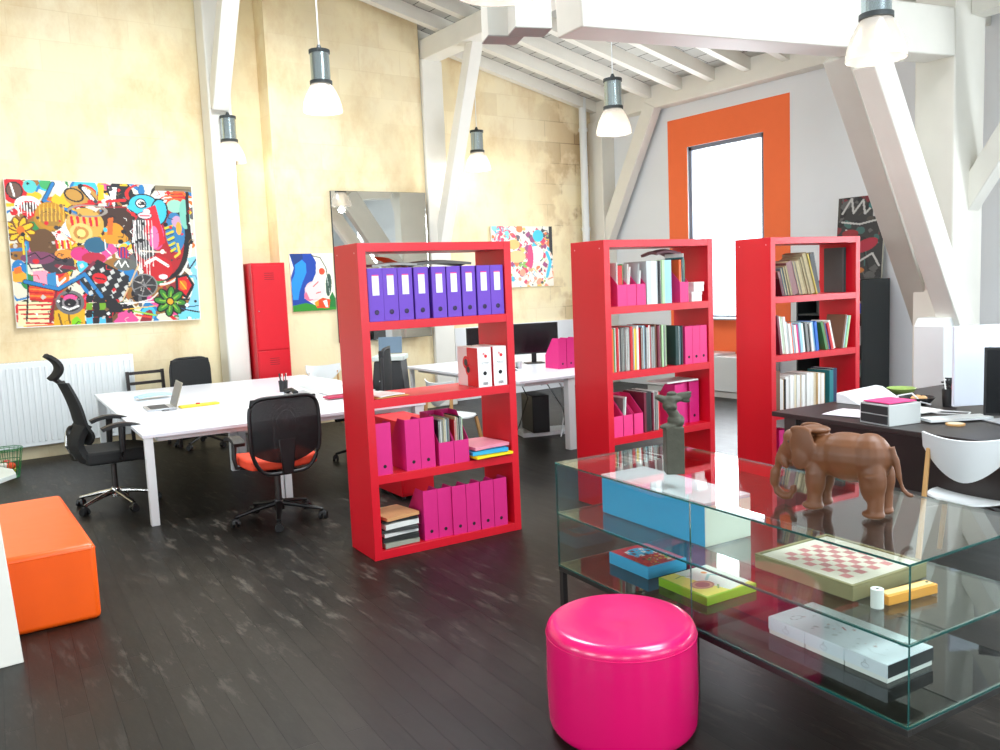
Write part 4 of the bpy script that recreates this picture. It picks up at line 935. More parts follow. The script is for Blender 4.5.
# chess board box
OLIVE = pm('weathered_wood', (142, 132, 94), .7, var=.16, scale=9)
r = thing('chess_board', 'shallow wooden chess board with faded pink and white squares on the middle tier', 'chess board', vp(.135 * SV, .268 * SV, zM), VA)
G().box(0, .35 * SV, 0, .375 * SV, 0, .042 * SV).build('board_box', OLIVE, r, bevel=.003)
g = G(); w_, d_ = .35 * SV, .375 * SV; h0 = .042 * SV
for a in ((0, w_, 0, .012), (0, w_, d_ - .012, d_), (0, .012, .012, d_ - .012), (w_ - .012, w_, .012, d_ - .012)): g.box(*a, h0 + .0003, h0 + .008)
g.build('raised_rim', OLIVE, r, bevel=.001)
A = Art(104, 104, (212, 202, 186)); rr = random.Random(5)
for i in range(8):
    for j in range(8):
        if (i + j) % 2: q = rr.uniform(.94, 1.05); x0_, y0_ = .12 + i * .095, .12 + j * .095; A.poly([(x0_, y0_), (x0_ + .095, y0_ + .0001), (x0_ + .095, y0_ + .095), (x0_, y0_ + .0951)], (int(192 * q), int(122 * q), int(122 * q)))
o = art_mesh(A, w_ - .03, d_ - .03, .002, 'squares', OLIVE, True, r); o.location = (.015, .015, h0 + .0035)
# roll of till paper
g = G().lathe([(.0065, 0), (.0215, 0), (.0215, .066), (.0065, .066), (.0065, 0)], n=28)
r = thing('paper_roll', 'small white roll of till paper standing beside the yellow wooden box', 'paper roll', vp(.157 * SV, .205 * SV, zM)); g.build('roll', PAPER, r, angle=30)
G().lathe([(.0045, .0005), (.0062, .0005), (.0062, .0645), (.0045, .0645), (.0045, .0005)], n=20).build('core_tube', HOLE, r)
# pencil-box like wooden block
YW = pm('yellow_wood', (236, 160, 62), .5, var=.08, scale=14)
r = thing('wooden_pencil_box', 'narrow yellow wooden box with a pale sliding lid beside the paper roll', 'pencil box', vp(.188 * SV, .19 * SV, zM), VA + R5(-6))
G().box(0, .20 * SV, -.0, .052, 0, .034).build('box_body', YW, r, bevel=.002)
G().box(.004, .19 * SV, .010, .042, .0342, .0375).build('sliding_lid', pm('pale_lid_wood', (246, 214, 150), .5), r, bevel=.001)
G().tube([(.18 * SV, .026, .0376), (.18 * SV, .026, .039)], .005, 12).build('thumb_hole', HOLE, r)
# long white box in three joined sections
r = thing('gift_box', 'long white printed box in three sections with black end, bottom glass tier', 'box', vp(.165 * SV, .176 * SV, zB), VA)
bw, bd = .215 * SV, .44 * SV
for k in range(3):
    a, b = bd * k / 3 + .0008, bd * (k + 1) / 3 - .0008
    G().box(.003, bw - .003, a + .002, b - .002, 0, .018).build('box_tray', PAPER, r, bevel=.001)
    G().box(0, bw, a, b, .0184, .068).build('lid', pm('white_lid', (226, 232, 240), .35), r, bevel=.002)
G().box(.002, bw - .002, -.0016, -.0002, .02, .066).build('black_end', pm('black_card', (26, 30, 34), .5), r, smooth=False)
A = Art(60, 130, (228, 233, 240)); scatter(A, 34, [(150, 156, 160), (190, 196, 196), (176, 130, 120)], .012, .05, 12, .6, .15, .85, .05, .95)
A.ell(.3, .86, .12, .03, (150, 154, 156), 0, 1, .14); A.line([(.5, .5), (.56, .55)], .02, (176, 60, 60)); A.ell(.75, .12, .09, .03, (120, 130, 136))
A.a = A.a[::-1]
o = art_mesh(A, bw - .004, bd - .004, .0006, 'printed_top', PAPER, True, r); o.location = (.002, .002, .0689)
g = G()
for k in range(3):
    y0 = bd * (k + .5) / 3
    g.tube([(-.0006, y0 + .016 * math.cos(t / 12 * 2 * PI), .036 + .009 * math.sin(t / 12 * 2 * PI)) for t in range(12)], .0005, 4, closed=True)
    g.tube([(-.0006, y0 - .004, .045), (-.0006, y0, .058), (-.0006, y0 + .005, .046)], .0006, 4)
g.build('line_drawing', pm('pencil_grey', (120, 126, 130), .6), r)

# terracotta elephant
r_ = None
def elephant():
    g = G(); S = .325
    def E(c, r, rot=None): g.ell([v * S for v in c], [v * S for v in r], rot, 18)
    Ry = lambda a, ax='X': Matrix.Rotation(R5(a), 3, ax)
    # local: +Y is forward, Z up; lengths in units of S (about 1 = body height)
    E((0, 0, .66), (.245, .40, .265)); E((0, .26, .64), (.215, .26, .25)); E((0, -.24, .655), (.235, .24, .285)); E((0, -.02, .60), (.23, .38, .24))
    E((0, .50, .74), (.15, .18, .17)); E((0, .60, .73), (.145, .17, .20)); E((0, .68, .80), (.105, .10, .10)); E((0, .70, .66), (.10, .10, .15))
    for s in (-1, 1):
        E((s * .125, .33, .38), (.105, .12, .26)); g.tube([(s * .125 * S, .33 * S, .45 * S), (s * .125 * S, .34 * S, .2 * S), (s * .125 * S, .34 * S, .06 * S)], [.11 * S, .085 * S, .088 * S], 14); E((s * .125, .36, .05), (.112, .13, .052))
        E((s * .125, -.32, .42), (.115, .15, .27)); g.tube([(s * .125 * S, -.32 * S, .5 * S), (s * .125 * S, -.36 * S, .24 * S), (s * .125 * S, -.35 * S, .06 * S)], [.13 * S, .088 * S, .088 * S], 14); E((s * .125, -.33, .05), (.11, .13, .052))
        # ear: broad flap lying back along the neck
        E((s * .17, .47, .76), (.03, .17, .21), Ry(s * 10, 'Z')); E((s * .175, .50, .60), (.028, .12, .15), Ry(s * 10, 'Z')); E((s * .15, .50, .92), (.032, .15, .06), Ry(s * 8, 'Z'))
        # short tusk, jaw
        E((s * .07, .74, .50), (.03, .05, .09), Ry(-30))
    E((0, .62, .52), (.06, .12, .07)); E((0, .38, .925), (.15, .17, .05))
    # trunk curling forward and round
    tr = [(0, .74, .66), (0, .82, .50), (0, .885, .36), (0, .90, .22), (0, .86, .12), (0, .78, .07), (0, .70, .085), (0, .655, .15), (0, .66, .22)]
    g.tube([tuple(v * S for v in p) for p in tr], [v * S for v in (.085, .075, .066, .06, .056, .052, .048, .044, .04)], 14)
    # tail
    g.tube([tuple(v * S for v in p) for p in ((0, -.46, .80), (0, -.52, .66), (.0, -.555, .48), (0, -.60, .34), (0, -.66, .285))], [v * S for v in (.05, .04, .034, .028, .024)], 10); E((0, -.67, .29), (.032, .045, .028))
    o = g.build('elephant_figurine', TERRA, remesh=.0042, smoothit=9)
    return o
el = elephant()
tag(el, 'brown terracotta elephant figurine with curled trunk standing on the glass case', 'elephant figurine', loc=vp(.285 * SV, .400 * SV, zT0 + .001), rz=VA + R5(15))
def eye(s, p):
    return G().ell((s * .128 * .325, .655 * .325, .77 * .325), (.004, .006, .006), n=10).build('eye', pm('dark_clay', (70, 44, 30), .5), p)
eye(-1, el); eye(1, el)

# bronze sculpture: winged torso on a square post
g = G(); Z1 = .195
g.box(-.033, .033, -.033, .033, 0, Z1)
RY = lambda a: Matrix.Rotation(R5(a), 3, 'Y')
g.ell((-.012, 0, .20), (.040, .034, .012), RY(-10)); g.ell((.010, 0, .222), (.032, .030, .028)); g.ell((.016, -.012, .215), (.022, .022, .022))
g.tube([(.012, 0, .22), (.004, 0, .245), (-.006, 0, .265), (-.010, 0, .29), (-.002, 0, .318)], [.028, .024, .024, .028, .022], 14, squash=.85)
g.ell((-.014, -.006, .285), (.026, .024, .026)); g.ell((-.022, -.020, .283), (.012, .012, .012)); g.ell((.0, -.022, .280), (.012, .012, .012)); g.ell((.0, 0, .312), (.036, .022, .016), RY(6))
g.tube([(-.02, 0, .305), (-.042, 0, .315), (-.06, -.004, .325)], [.017, .015, .011], 10)
g.ell((.034, .004, .318), (.036, .012, .020), RY(-8)); g.ell((.048, .004, .330), (.024, .010, .009), RY(-14)); g.ell((.046, .004, .302), (.020, .010, .009), RY(12)); g.ell((-.004, .0, .334), (.018, .014, .010))
o = g.build('bronze_sculpture', BRONZE, remesh=.0036, smoothit=1)
tag(o, 'dark bronze sculpture of a twisting winged torso on a square post', 'sculpture', loc=vp(.24 * SV, 1.145 * SV, zT0 + .001), rz=R5(-36)).scale = (1.25, 1.25, 1.1)

# ---------------------------------------------------------------- pouffes
def rbox_prof(r, h, e, n=7):
    p = [(0, 0)]
    for k in range(n): a = -PI / 2 + PI / 2 * k / (n - 1); p.append((r - e + e * math.cos(a), e + e * math.sin(a)))
    p += [(r + .004, h * .4), (r + .002, h * .7)]
    for k in range(n): a = PI / 2 * k / (n - 1); p.append((r - e * .8 + e * .8 * math.cos(a), h - e * .8 + e * .8 * math.sin(a)))
    p += [(r * .6, h - .001), (r * .12, h - .004), (.0, h - .012)]
    return p
r = thing('round_pouffe', 'shiny magenta pink round vinyl pouffe in front of the glass case', 'pouffe', (2.195, 2.315, 0))
G().lathe(rbox_prof(.29, .437, .055), n=72).build('cushion_body', PINKV, r, angle=60)
g = G().tube([(.2905 * math.cos(t / 72 * 2 * PI), .2905 * math.sin(t / 72 * 2 * PI), .389) for t in range(72)], .0022, 6, closed=True); g.build('piping', PINKV, r)
r = thing('cube_pouffe', 'bright orange vinyl block pouffe at the left edge in front of the table', 'pouffe', (.36, 4.98, 0), R5(-2))
G().box(-.42, .455, .02, 1.48, .0, .425).build('cushion_body', ORV, r, bevel=.03, seg=4)
g = G().tube([(-.40, .022, .398), (.435, .022, .398)], .004, 6); g.tube([(.453, .04, .398), (.453, 1.46, .398)], .004, 6); g.build('piping', ORV, r)

# white counter end at the far left with greenish grey slab top
r = thing('side_counter', 'white painted counter end with a grey slab top at the far left', 'counter', (.045, 0, 0))
G().hexa([(-1.3, 4.58, 0), (.345, 4.62, 0), (.345, 4.78, 0), (-1.3, 4.78, 0), (-1.3, 4.62, .895), (.30, 4.66, .895), (.30, 4.78, .895), (-1.3, 4.78, .895)]).build('end_panel', TIMBER, r, bevel=.004)
G().prism([(-1.4, 4.60), (.31, 4.60), (.405, 4.72), (.405, 4.86), (.34, 5.05), (-1.4, 5.05)], .896, .918, 'z').build('slab_top', pm('grey_slab', (176, 184, 178), .3, var=.1), r, bevel=.002)
# green wire basket
r = thing('wire_basket', 'green wire waste basket with coloured rubbish behind the grey slab top', 'basket', (.86, 9.75, 0))
g = G(); GW = pm('green_wire', (20, 120, 58), .4)
for k in range(20):
    a = 2 * PI * k / 20; g.tube([(.10 * math.cos(a), .10 * math.sin(a), .005), (.15 * math.cos(a), .15 * math.sin(a), .30)], .003, 5)
for rr, z in ((.10, .005), (.115, .09), (.13, .18), (.15, .30), (.151, .285)): g.tube([(rr * math.cos(t / 24 * 2 * PI), rr * math.sin(t / 24 * 2 * PI), z) for t in range(24)], .004, 5, closed=True)
g.build('wire_cage', GW, r); G().cyl((0, 0), .1, .002, .008, 20).build('base_disc', GW, r)
for (x, y, z, c, nm) in ((.03, -.03, .12, (232, 80, 36), 'orange'), (-.04, -.02, .13, (220, 214, 200), 'white'), (.0, .05, .14, (190, 60, 50), 'red'), (.04, .03, .07, (206, 176, 60), 'yellow'), (-.03, .03, .06, (120, 150, 80), 'green')):
    o = G().ell((0, 0, 0), (.045, .04, .038), n=10).build('crumpled_wrapper', pm('wrapper_' + nm, c, .5, var=.3, scale=20, bump=.5)); tag(o, nm + ' crumpled wrapper in the green wire basket', 'wrapper', 'wrappers in the basket', loc=(.86 + x, 9.75 + y, z))

# ---------------------------------------------------------------- white tables
def table(label, loc, rz, L, Wd, z, legs, name='work_table'):
    r = thing(name, label, 'table', loc, rz)
    g = G().box(0, Wd, 0, L, z - .028, z, 0)
    for f in g.bm.faces: pass
    g.build('tabletop', WHITE, r, bevel=.003)
    g = G(); 
    for y in (.10, L - .16): g.box(.12, Wd - .12, y, y + .05, z - .075, z - .029)
    for x in (.12, Wd - .17): g.box(x, x + .05, .155, L - .165, z - .074, z - .0295)
    g.build('under_frame', WHITEL, r, bevel=.002)
    for (x, y, sx, sy) in legs: G().box(x, x + sx, y, y + sy, 0, z - .029).build('leg', WHITEL, r, bevel=.004)
    return r
t1 = table('long white work table with laptop and square white legs by the radiator', (1.49, 6.72, 0), R5(-5), 3.45, 2.38, .715,
      [(.015, .015, .062, .07), (1.02, .10, .06, .07), (1.09, .10, .06, .07), (.015, 3.34, .085, .085), (2.28, .015, .085, .085), (2.28, 1.66, .085, .085), (2.28, 1.755, .085, .085), (2.28, 3.34, .085, .085), (1.02, 1.66, .075, .075), (1.10, 1.66, .075, .075)])
def tp(u, v, z=.7156): c, s = math.cos(R5(-4.5)), math.sin(R5(-4.5)); return (1.56 + u * c - v * s, 6.72 + u * s + v * c, z)
t2 = table('white work table with monitors and pink files behind the red bookcases', (4.98, 6.58, 0), R5(-3), 2.5, 2.6, .78,
      [(.62, .03, .085, .085), (.02, 2.38, .05, .05), (2.4, .03, .085, .085), (2.4, 2.38, .085, .085)])
# ---- things on the long table
r = thing('laptop', 'open silver grey laptop on the long white table facing the headrest chair', 'laptop', (1.86, 8.08, .716), R5(-6))
G().box(0, .24, 0, .36, 0, .014).build('base', SILVER, r, bevel=.003)
G().box(.03, .19, .03, .33, .0142, .0155).build('keyboard', pm('keys_grey', (70, 72, 74), .6), r, smooth=False)
sc = G().box(-.0035, .0035, 0, .36, 0, .235).build('screen_lid', pm('laptop_lid', (168, 160, 142), .4), r, bevel=.002); sc.location = (.245, 0, .012); sc.rotation_euler = (0, R5(18), 0)
d = G().box(-.0046, -.0037, .012, .348, .014, .225).build('display', pm('laptop_display', (126, 112, 92), .3), sc, smooth=False)
slab_thing('cloth', 'crumpled pale blue cloth lying behind the laptop', 'cloth', (.34, .16, .02), pm('pale_blue_cloth', (176, 206, 224), .7, var=.2, bump=.5), (2.16, 9.1, .735), .1, .02)
r = thing('ruler_case', 'long yellow pencil case with a red spot near the laptop', 'pencil case', (2.14, 8.02, .7165), R5(2))
G().box(0, .36, 0, .10, 0, .02).build('case_body', pm('yellow_case', (238, 206, 60), .5), r, bevel=.006); G().tube([(.17, .05, .020), (.17, .05, .030)], .02, 14).build('red_spot', REDM, r)
r = thing('key_bunch', 'bunch of grey keys and pens at the end of the yellow case', 'keys', (2.0, 8.0, .7162))
g = G(); g.tube([(.04 * math.cos(t / 12 * 2 * PI), .03 * math.sin(t / 12 * 2 * PI), .004) for t in range(12)], .003, 5, closed=True); g.build('key_ring', STEEL, r)
for k in range(3): G().obox((.05 + .02 * k, .02 * k - .02, .006), .08, .012, .006, R5(20 + 25 * k)).build('key', SILVER, r)
def pencup(label, loc, mat, cols, s=1.0):
    r = thing('pen_cup', label, 'pen cup', loc)
    G().lathe([(0, 0), (.036 * s, 0), (.042 * s, .10 * s), (.039 * s, .10 * s), (.033 * s, .004), (0, .004)], n=20).build('cup', mat, r)
    for k, c in enumerate(cols):
        a = k * 2 * PI / len(cols); G().tube([(.01 * math.cos(a) * s, .01 * math.sin(a) * s, .006), (.035 * math.cos(a) * s, .035 * math.sin(a) * s, .165 * s)], .0045 * s, 6).build('pen', c, r)
    return r
pencup('black pen cup full of pens on the long white table', (3.30, 8.45, .716), BLACK, [PAPER, REDM, STEEL, BLACK, PAPER, STEEL], 1.15)
r = thing('desk_phone', 'black and grey desk telephone lying on the long white table', 'telephone', (3.14, 7.75, .716), R5(12))
G().prism([(0, 0), (.2, 0), (.2, .05), (0, .02)], 0, .24).build('phone_base', SILVER, r, bevel=.004)
G().tube([(.02, .02, .055), (.03, .1, .085), (.03, .2, .06)], [.028, .018, .028], 10).build('handset', BLACK, r)
slab_thing('folder', 'dark pink folder lying near the right edge of the long white table', 'folder', (.42, .16, .015), pm('dark_pink_card', (176, 36, 78), .5), (3.52, 7.42, .727), -.05, .003)
# white document stand
r = thing('document_tray', 'white slanted document tray with papers on the long white table', 'tray', (3.52, 8.25, .716), R5(-8))
G().hexa([(0, 0, 0), (.45, 0, 0), (.45, .5, 0), (0, .5, 0), (0.12, 0, .02), (.45, 0, .02), (.45, .5, .03), (-.02, .5, .13)]).build('tray_body', WHITEL, r, bevel=.004)
G().hexa([(.13, .02, .0225), (.44, .02, .0225), (.44, .48, .032), (0, .48, .128), (.13, .02, .0265), (.44, .02, .0265), (.44, .48, .036), (0, .48, .132)]).build('paper_sheet', PAPER, r, smooth=False)
slab_thing('paper_sheet', 'loose white sheets lying at the right edge of the long white table', 'paper', (.5, .35, .006), PAPER, (3.72, 7.85, .722), -.1, .003)

# ---------------------------------------------------------------- office chairs (local +Y is forward)
def caster(p, x, y, mat):
    g = G(); g.tube([(-.028, 0, .028), (-.008, 0, .028)], .028, 14); g.tube([(.008, 0, .028), (.028, 0, .028)], .028, 14); g.tube([(0, 0, .028), (0, 0, .07)], .009, 8)
    g.tube([(-.02, 0, .045), (.02, 0, .045)], .022, 10)
    o = g.build('caster', mat, p); o.location = (x, y, .0005); o.rotation_euler = (0, 0, math.atan2(y, x)); return o
def base5(r, mat, rad=.31, a0=.3, hub=.10):
    g = G()
    for k in range(5):
        a = a0 + 2 * PI * k / 5; c, s = math.cos(a), math.sin(a)
        g.tube([(.02 * c, .02 * s, hub + .03), (.12 * c, .12 * s, hub + .015), (rad * c, rad * s, .075)], [.026, .022, .015], 10, squash=.8)
    g.lathe([(0, hub - .02), (.035, hub - .02), (.04, hub + .04), (.03, hub + .06), (0, hub + .06)], n=20)
    g.build('star_base', mat, r)
    for k in range(5): a = a0 + 2 * PI * k / 5; caster(r, rad * math.cos(a), rad * math.sin(a), BLACK)
def seat(r, mat, z=.46, w=.50, d=.48, t=.08):
    def fn(u, v):
        x = (u - .5) * w; y = (v - .5) * d + .03; k = (2 * u - 1) ** 2
        sx = x * (1 - .10 * (2 * v - 1) ** 4); return (sx, y * (1 - .06 * k * k), z - t / 2 + .012 * k - .03 * max(0, v - .75) * 4 * .6)
    return G().sheet(fn, 14, 12, t).build('seat', mat, r, bevel=.02, seg=3, angle=50)
def armrest(r, s, zt=.68, mat=BLACK, w=.27):
    g = G(); g.tube([(s * .20, .02, .42), (s * w, .02, .43), (s * (w + .01), .03, .50), (s * w, .04, zt - .03)], [.018, .02, .022, .026], 10, squash=.7)
    g.sheet(lambda u, v: (s * w + (u - .5) * .075, -.10 + v * .27, zt - .01 - .03 * (2 * v - 1) ** 2), 4, 8, .028)
    return g.build('armrest', mat, r, angle=60)
def chair_headrest(label, loc, rz):
    r = thing('office_chair', label, 'office chair', loc, rz)
    base5(r, CHROME, .30, .25); G().tube([(0, 0, .15), (0, 0, .40)], .022, 14).build('gas_column', STEEL, r)
    g = G().box(-.12, .12, -.12, .12, .375, .405); g.build('tilt_mechanism', SILVER, r, bevel=.012)
    seat(r, BLACKF, .49, .50, .50, .10); G().sheet(lambda u, v: ((u - .5) * .40, -.17 - .07 * math.sin(PI * v) - .05 * (1 - (2 * u - 1) ** 2), .42 + v * .30), 8, 8, .05).build('lower_back_shell', BLACKF, r, angle=60)
    def bk(u, v):
        x = (u - .5) * (.44 - .10 * (2 * v - 1) ** 2 - .12 * max(0, v - .5)); z = .56 + v * .50
        y = -.20 - .03 * math.sin(PI * v) * -1 - .08 * v ** 1.2 - .05 * (1 - (2 * u - 1) ** 2) + .05 * math.exp(-((v - .12) / .15) ** 2)
        return (x, y, z)
    G().sheet(bk, 12, 16, .022).build('backrest', BLACKF, r, angle=60)
    G().tube([(0, -.12, .40), (0, -.27, .44), (0, -.31, .55), (0, -.30, .66)], [.022, .022, .02, .016], 10).build('back_bracket', CHROME, r)
    G().ell((0, -.27, .64), (.06, .045, .07)).build('lumbar_support', BLACK, r)
    G().tube([(0, -.28, 1.02), (0, -.35, 1.09), (0, -.34, 1.14)], [.02, .022, .02], 8).build('headrest_stem', BLACK, r)
    G().sheet(lambda u, v: ((u - .5) * (.28 - .05 * (2 * v - 1) ** 2), -.30 - .03 * (1 - (2 * u - 1) ** 2) - .065 * (2 * v - 1) ** 2 - .015 * v, 1.09 + v * .19), 10, 10, .026).build('headrest', BLACKF, r, angle=60)
    armrest(r, -1, .72); armrest(r, 1, .72); return r
def chair_mesh(label, loc, rz, seatmat, high=0, padded=False):
    r = thing('office_chair', label, 'office chair', loc, rz)
    base5(r, BLACK, .31, .62); G().tube([(0, 0, .15), (0, 0, .40)], .022, 14).build('gas_column', STEEL, r)
    G().box(-.11, .11, -.13, .11, .365, .40).build('tilt_mechanism', BLACK, r, bevel=.012)
    seat(r, seatmat, .50, .50, .48, .075)
    zt = .96 + high
    def P(u, v):   # back surface
        return Vector((u * (.255 - .02 * v * v), -.235 - .05 * v + .035 * u * u - .03 * math.sin(PI * min(1, v)), .40 + v * (zt - .40)))
    loop = []
    for t in range(40):
        a = 2 * PI * t / 40; c, s = math.cos(a), math.sin(a)
        u = math.copysign(abs(c) ** .38, c); v = .5 + .5 * math.copysign(abs(s) ** (.34 if s > 0 else .62), s)
        loop.append(P(u * (1 - .10 * (1 - v) - .32 * max(0, .35 - v)), v))
    G().tube(loop, .017, 8, closed=True, squash=.8).build('back_frame', BLACK, r, angle=60)
    if padded: G().sheet(lambda u, v: tuple(P((2 * u - 1) * .97 * (1 - .03 * (2 * v - 1) ** 8), .05 + v * .93) + Vector((0, .01, 0))), 12, 12, .045).build('backrest', BLACKF, r, bevel=.01, angle=50)
    else:
        def mf(u, v):
            vv = .30 + v * .69; return tuple(P((2 * u - 1) * (.985 - .10 * (1 - vv) - .10 * max(0, v - .85) * 3), vv - .16 * (1 - v) * (1 - (2 * u - 1) ** 2)))
        G().sheet(mf, 14, 14, .002).build('backrest', MESHB, r, angle=60)
    G().bar((0, -.12, .40), (0, -.27, .42), .07, .03, (1, 0, 0)).bar((0, -.265, .40), (0, -.278, .66), .07, .022, (1, 0, 0), w2=.12).build('back_bracket', BLACK, r, bevel=.006)
    armrest(r, -1, .66); armrest(r, 1, .66); return r
ca = chair_headrest('black office chair with headrest and polished metal base beside the radiator', (1.45, 7.66, 0), R5(-92)); ca.scale = (1.08, 1.08, 1.03)
cb = chair_mesh('black mesh office chair with orange seat, its back to us at the near table edge', (2.33, 6.22, 0), R5(-4), ORSEAT); cb.scale = (1.1, 1.1, 1.03)
chair_mesh('black padded office chair tucked in at the far end of the long table', (2.90, 10.0, 0), R5(186), BLACKF, .06, True)
chair_mesh('black high backed office chair seen through the nearest bookcase', (3.90, 7.84, 0), R5(52), BLACKF, .18, True)
# dark wooden chair behind
def wood_chair(label, loc, rz, mat):
    r = thing('wooden_chair', label, 'chair', loc, rz, None)
    for x, y, z in ((-.2, .2, .45), (.2, .2, .45), (-.2, -.2, .9), (.2, -.2, .9)): G().bar((x, y, 0), (x, y - (.05 if z > .5 else 0), z), .035, .035, (1, 0, 0)).build('leg', mat, r, bevel=.003)
    G().box(-.22, .22, -.21, .22, .45, .475).build('seat', mat, r, bevel=.004)
    for z in (.62, .74, .86): G().box(-.182, .182, -.248 + (.9 - z) * .05, -.226 + (.9 - z) * .05, z, z + .035).build('back_rail', mat, r, bevel=.003)
    return r
wood_chair('dark wooden slatted chair left of the black padded chair by the wall', (2.44, 10.27, 0), R5(184), DARK)

# white chairs with birch legs
def shell_chair(label, loc, rz):
    r = thing('shell_chair', label, 'chair', loc, rz, 'white chairs with light wooden legs')
    def sf(u, v):
        a = 2 * u - 1; b = 2 * v - 1; k = math.sqrt(max(0, 1 - .5 * b * b)); j = math.sqrt(max(0, 1 - .5 * a * a)); return (.215 * a * k * 1.08, .20 * b * j * 1.1, .425 + .012 * (a * a + b * b))
    G().sheet(sf, 16, 16, .014).build('seat', WHITEL, r, angle=60)
    def bf(u, v):
        a = 2 * u - 1; z0 = .575 + .19 * (a * a) ** .9; z1 = .835 + .025 * a * a; z = z0 + (z1 - z0) * v
        return (.225 * a, -.235 + .085 * a * a - .03 * v, z)
    G().sheet(bf, 20, 8, .012).build('backrest', WHITEL, r, angle=60)
    for s in (-1, 1):
        G().bar((s * .225, -.26, 0), (s * .19, -.185, .76), .026, .042, (1, 0, 0), w2=.022, h2=.030).build('leg', WOOD, r, bevel=.004)
        G().bar((s * .215, .215, 0), (s * .165, .15, .42), .026, .036, (1, 0, 0)).build('leg', WOOD, r, bevel=.004)
    g = G().tube([(-.2, -.21, .40), (.18, .16, .43)], .006, 8); g.tube([(.2, -.21, .40), (-.18, .16, .43)], .006, 8); g.build('cross_brace', STEEL, r)
    return r
sc1 = shell_chair('white chair with birch legs at the dark desk, partly behind the glass case', (4.99, 2.30, 0), R5(-76)); sc1.scale = (1, 1, .93)
for loc, rz, lb in (((4.50, 10.02, 0), R5(170), 'white chair with rounded back standing against the pier under the blue picture'), ((4.66, 7.3, 0), R5(-82), 'white chair with birch legs seen through the third opening of nearest bookcase')):
    dup(sc1, loc, rz, lb)

# ---------------------------------------------------------------- left wall things
r = thing('radiator', 'large white panel radiator mounted on the stone wall under the abstract painting', 'radiator', (0.35, YS - .15, .16))
RW, RH = 1.97, .94
G().box(0, RW, .0, .10, 0, RH).build('radiator_body', WHITEL, r, bevel=.008)
g = G()
for k in range(31):
    x = .035 + k * (RW - .07) / 30.0; g.box(x - .013, x + .013, -.012, -.0003, .05, RH - .06)
g.build('panel_ribs', WHITEL, r, bevel=.006)
g = G()
for k in range(60): x = .03 + k * (RW - .06) / 59; g.box(x - .009, x + .009, .012, .088, RH + .0003, RH + .004)
g.build('top_grille', pm('grille_grey', (200, 204, 204), .5), r, smooth=False)
for x in (.2, RW - .24): G().box(x, x + .04, .1005, .13, .3, .7).build('wall_bracket', WHITEL, r)

r = thing('locker', 'tall red metal locker between white post and the blue picture', 'locker', (3.68, 10.2, 0), R5(-2))
G().box(0, .42, .0, .36, 0, 2.115).build('body', REDM, r, bevel=.004)
for z0, z1 in ((.02, 1.03), (1.045, 2.085)):
    d = G().box(.012, .408, -.014, -.0005, z0, z1).build('door', REDM, r, bevel=.003)
    G().tube([(.05, -.024, z0 + .48), (.05, -.014, z0 + .48)], .008, 12).build('lock', CHROME, d)
    g = G()
    for k in range(4): g.box(.15, .27, -.0155, -.0141, z1 - .1 - .025 * k, z1 - .094 - .025 * k)
    g.build('vent_slots', pm('dark_red_slots', (90, 4, 14), .6), d, smooth=False)
r = thing('pedestal_unit', 'low red metal pedestal on the floor behind the nearest bookcase', 'pedestal', (3.30, 6.02, 0), R5(-3))
G().box(0, .30, 0, .5, .03, .66).build('body', REDM, r, bevel=.004)
for z0, z1 in ((.05, .24), (.25, .44), (.45, .64)): 
    d = G().box(.01, .29, -.012, -.0005, z0, z1).build('drawer', REDM, r, bevel=.003); G().box(.10, .20, -.022, -.0125, z1 - .05, z1 - .035).build('handle', STEEL, d)
for x in (.04, .26):
    for y in (.05, .45): G().cyl((x, y), .02, 0, .0295, 10).build('foot', BLACK, r)

# mirror on the pier
MIR = pm('mirror_silver', (226, 228, 224), 0.015, metal=1.0)
r = thing('wall_mirror', 'large frameless rectangular mirror on the pier reflecting lamp and beams', 'mirror', (4.87, 10.36, 1.05), R5(-4))
G().box(0, 1.38, 0, .008, 0, 1.985).build('mirror_glass', MIR, r, smooth=False)
G().box(-.004, 1.384, .0085, .03, -.004, 1.989).build('backing', GREYD, r)

# printer on stand and bin behind bookcase
r = thing('printer', 'black and white office printer on a stand behind the nearest bookcase', 'printer', (4.62, 8.55, 0), R5(-38))
G().box(-.20, .20, -.18, .18, 0, .56).build('stand', WHITEL, r, bevel=.004)
G().hexa([(-.19, -.2, .561), (.19, -.2, .561), (.19, .18, .561), (-.19, .18, .561), (-.15, -.16, .93), (.15, -.16, .93), (.17, .18, .93), (-.17, .18, .93)]).build('printer_body', BLACK, r, bevel=.01)
G().box(-.17, .19, -.18, .18, .9305, .985).build('scanner_lid', pm('offwhite_plastic', (206, 214, 208), .5), r, bevel=.008)
G().obox((0.0, .10, 1.09), .27, .02, .19, Matrix.Rotation(R5(-12), 3, 'X')).build('raised_cover', pm('blue_grey_plastic', (96, 116, 134), .4), r, bevel=.004)
G().box(-.1, .0, -.188, -.1815, .70, .712).build('paper_slot', pm('slot_white', (190, 190, 190), .5), r)

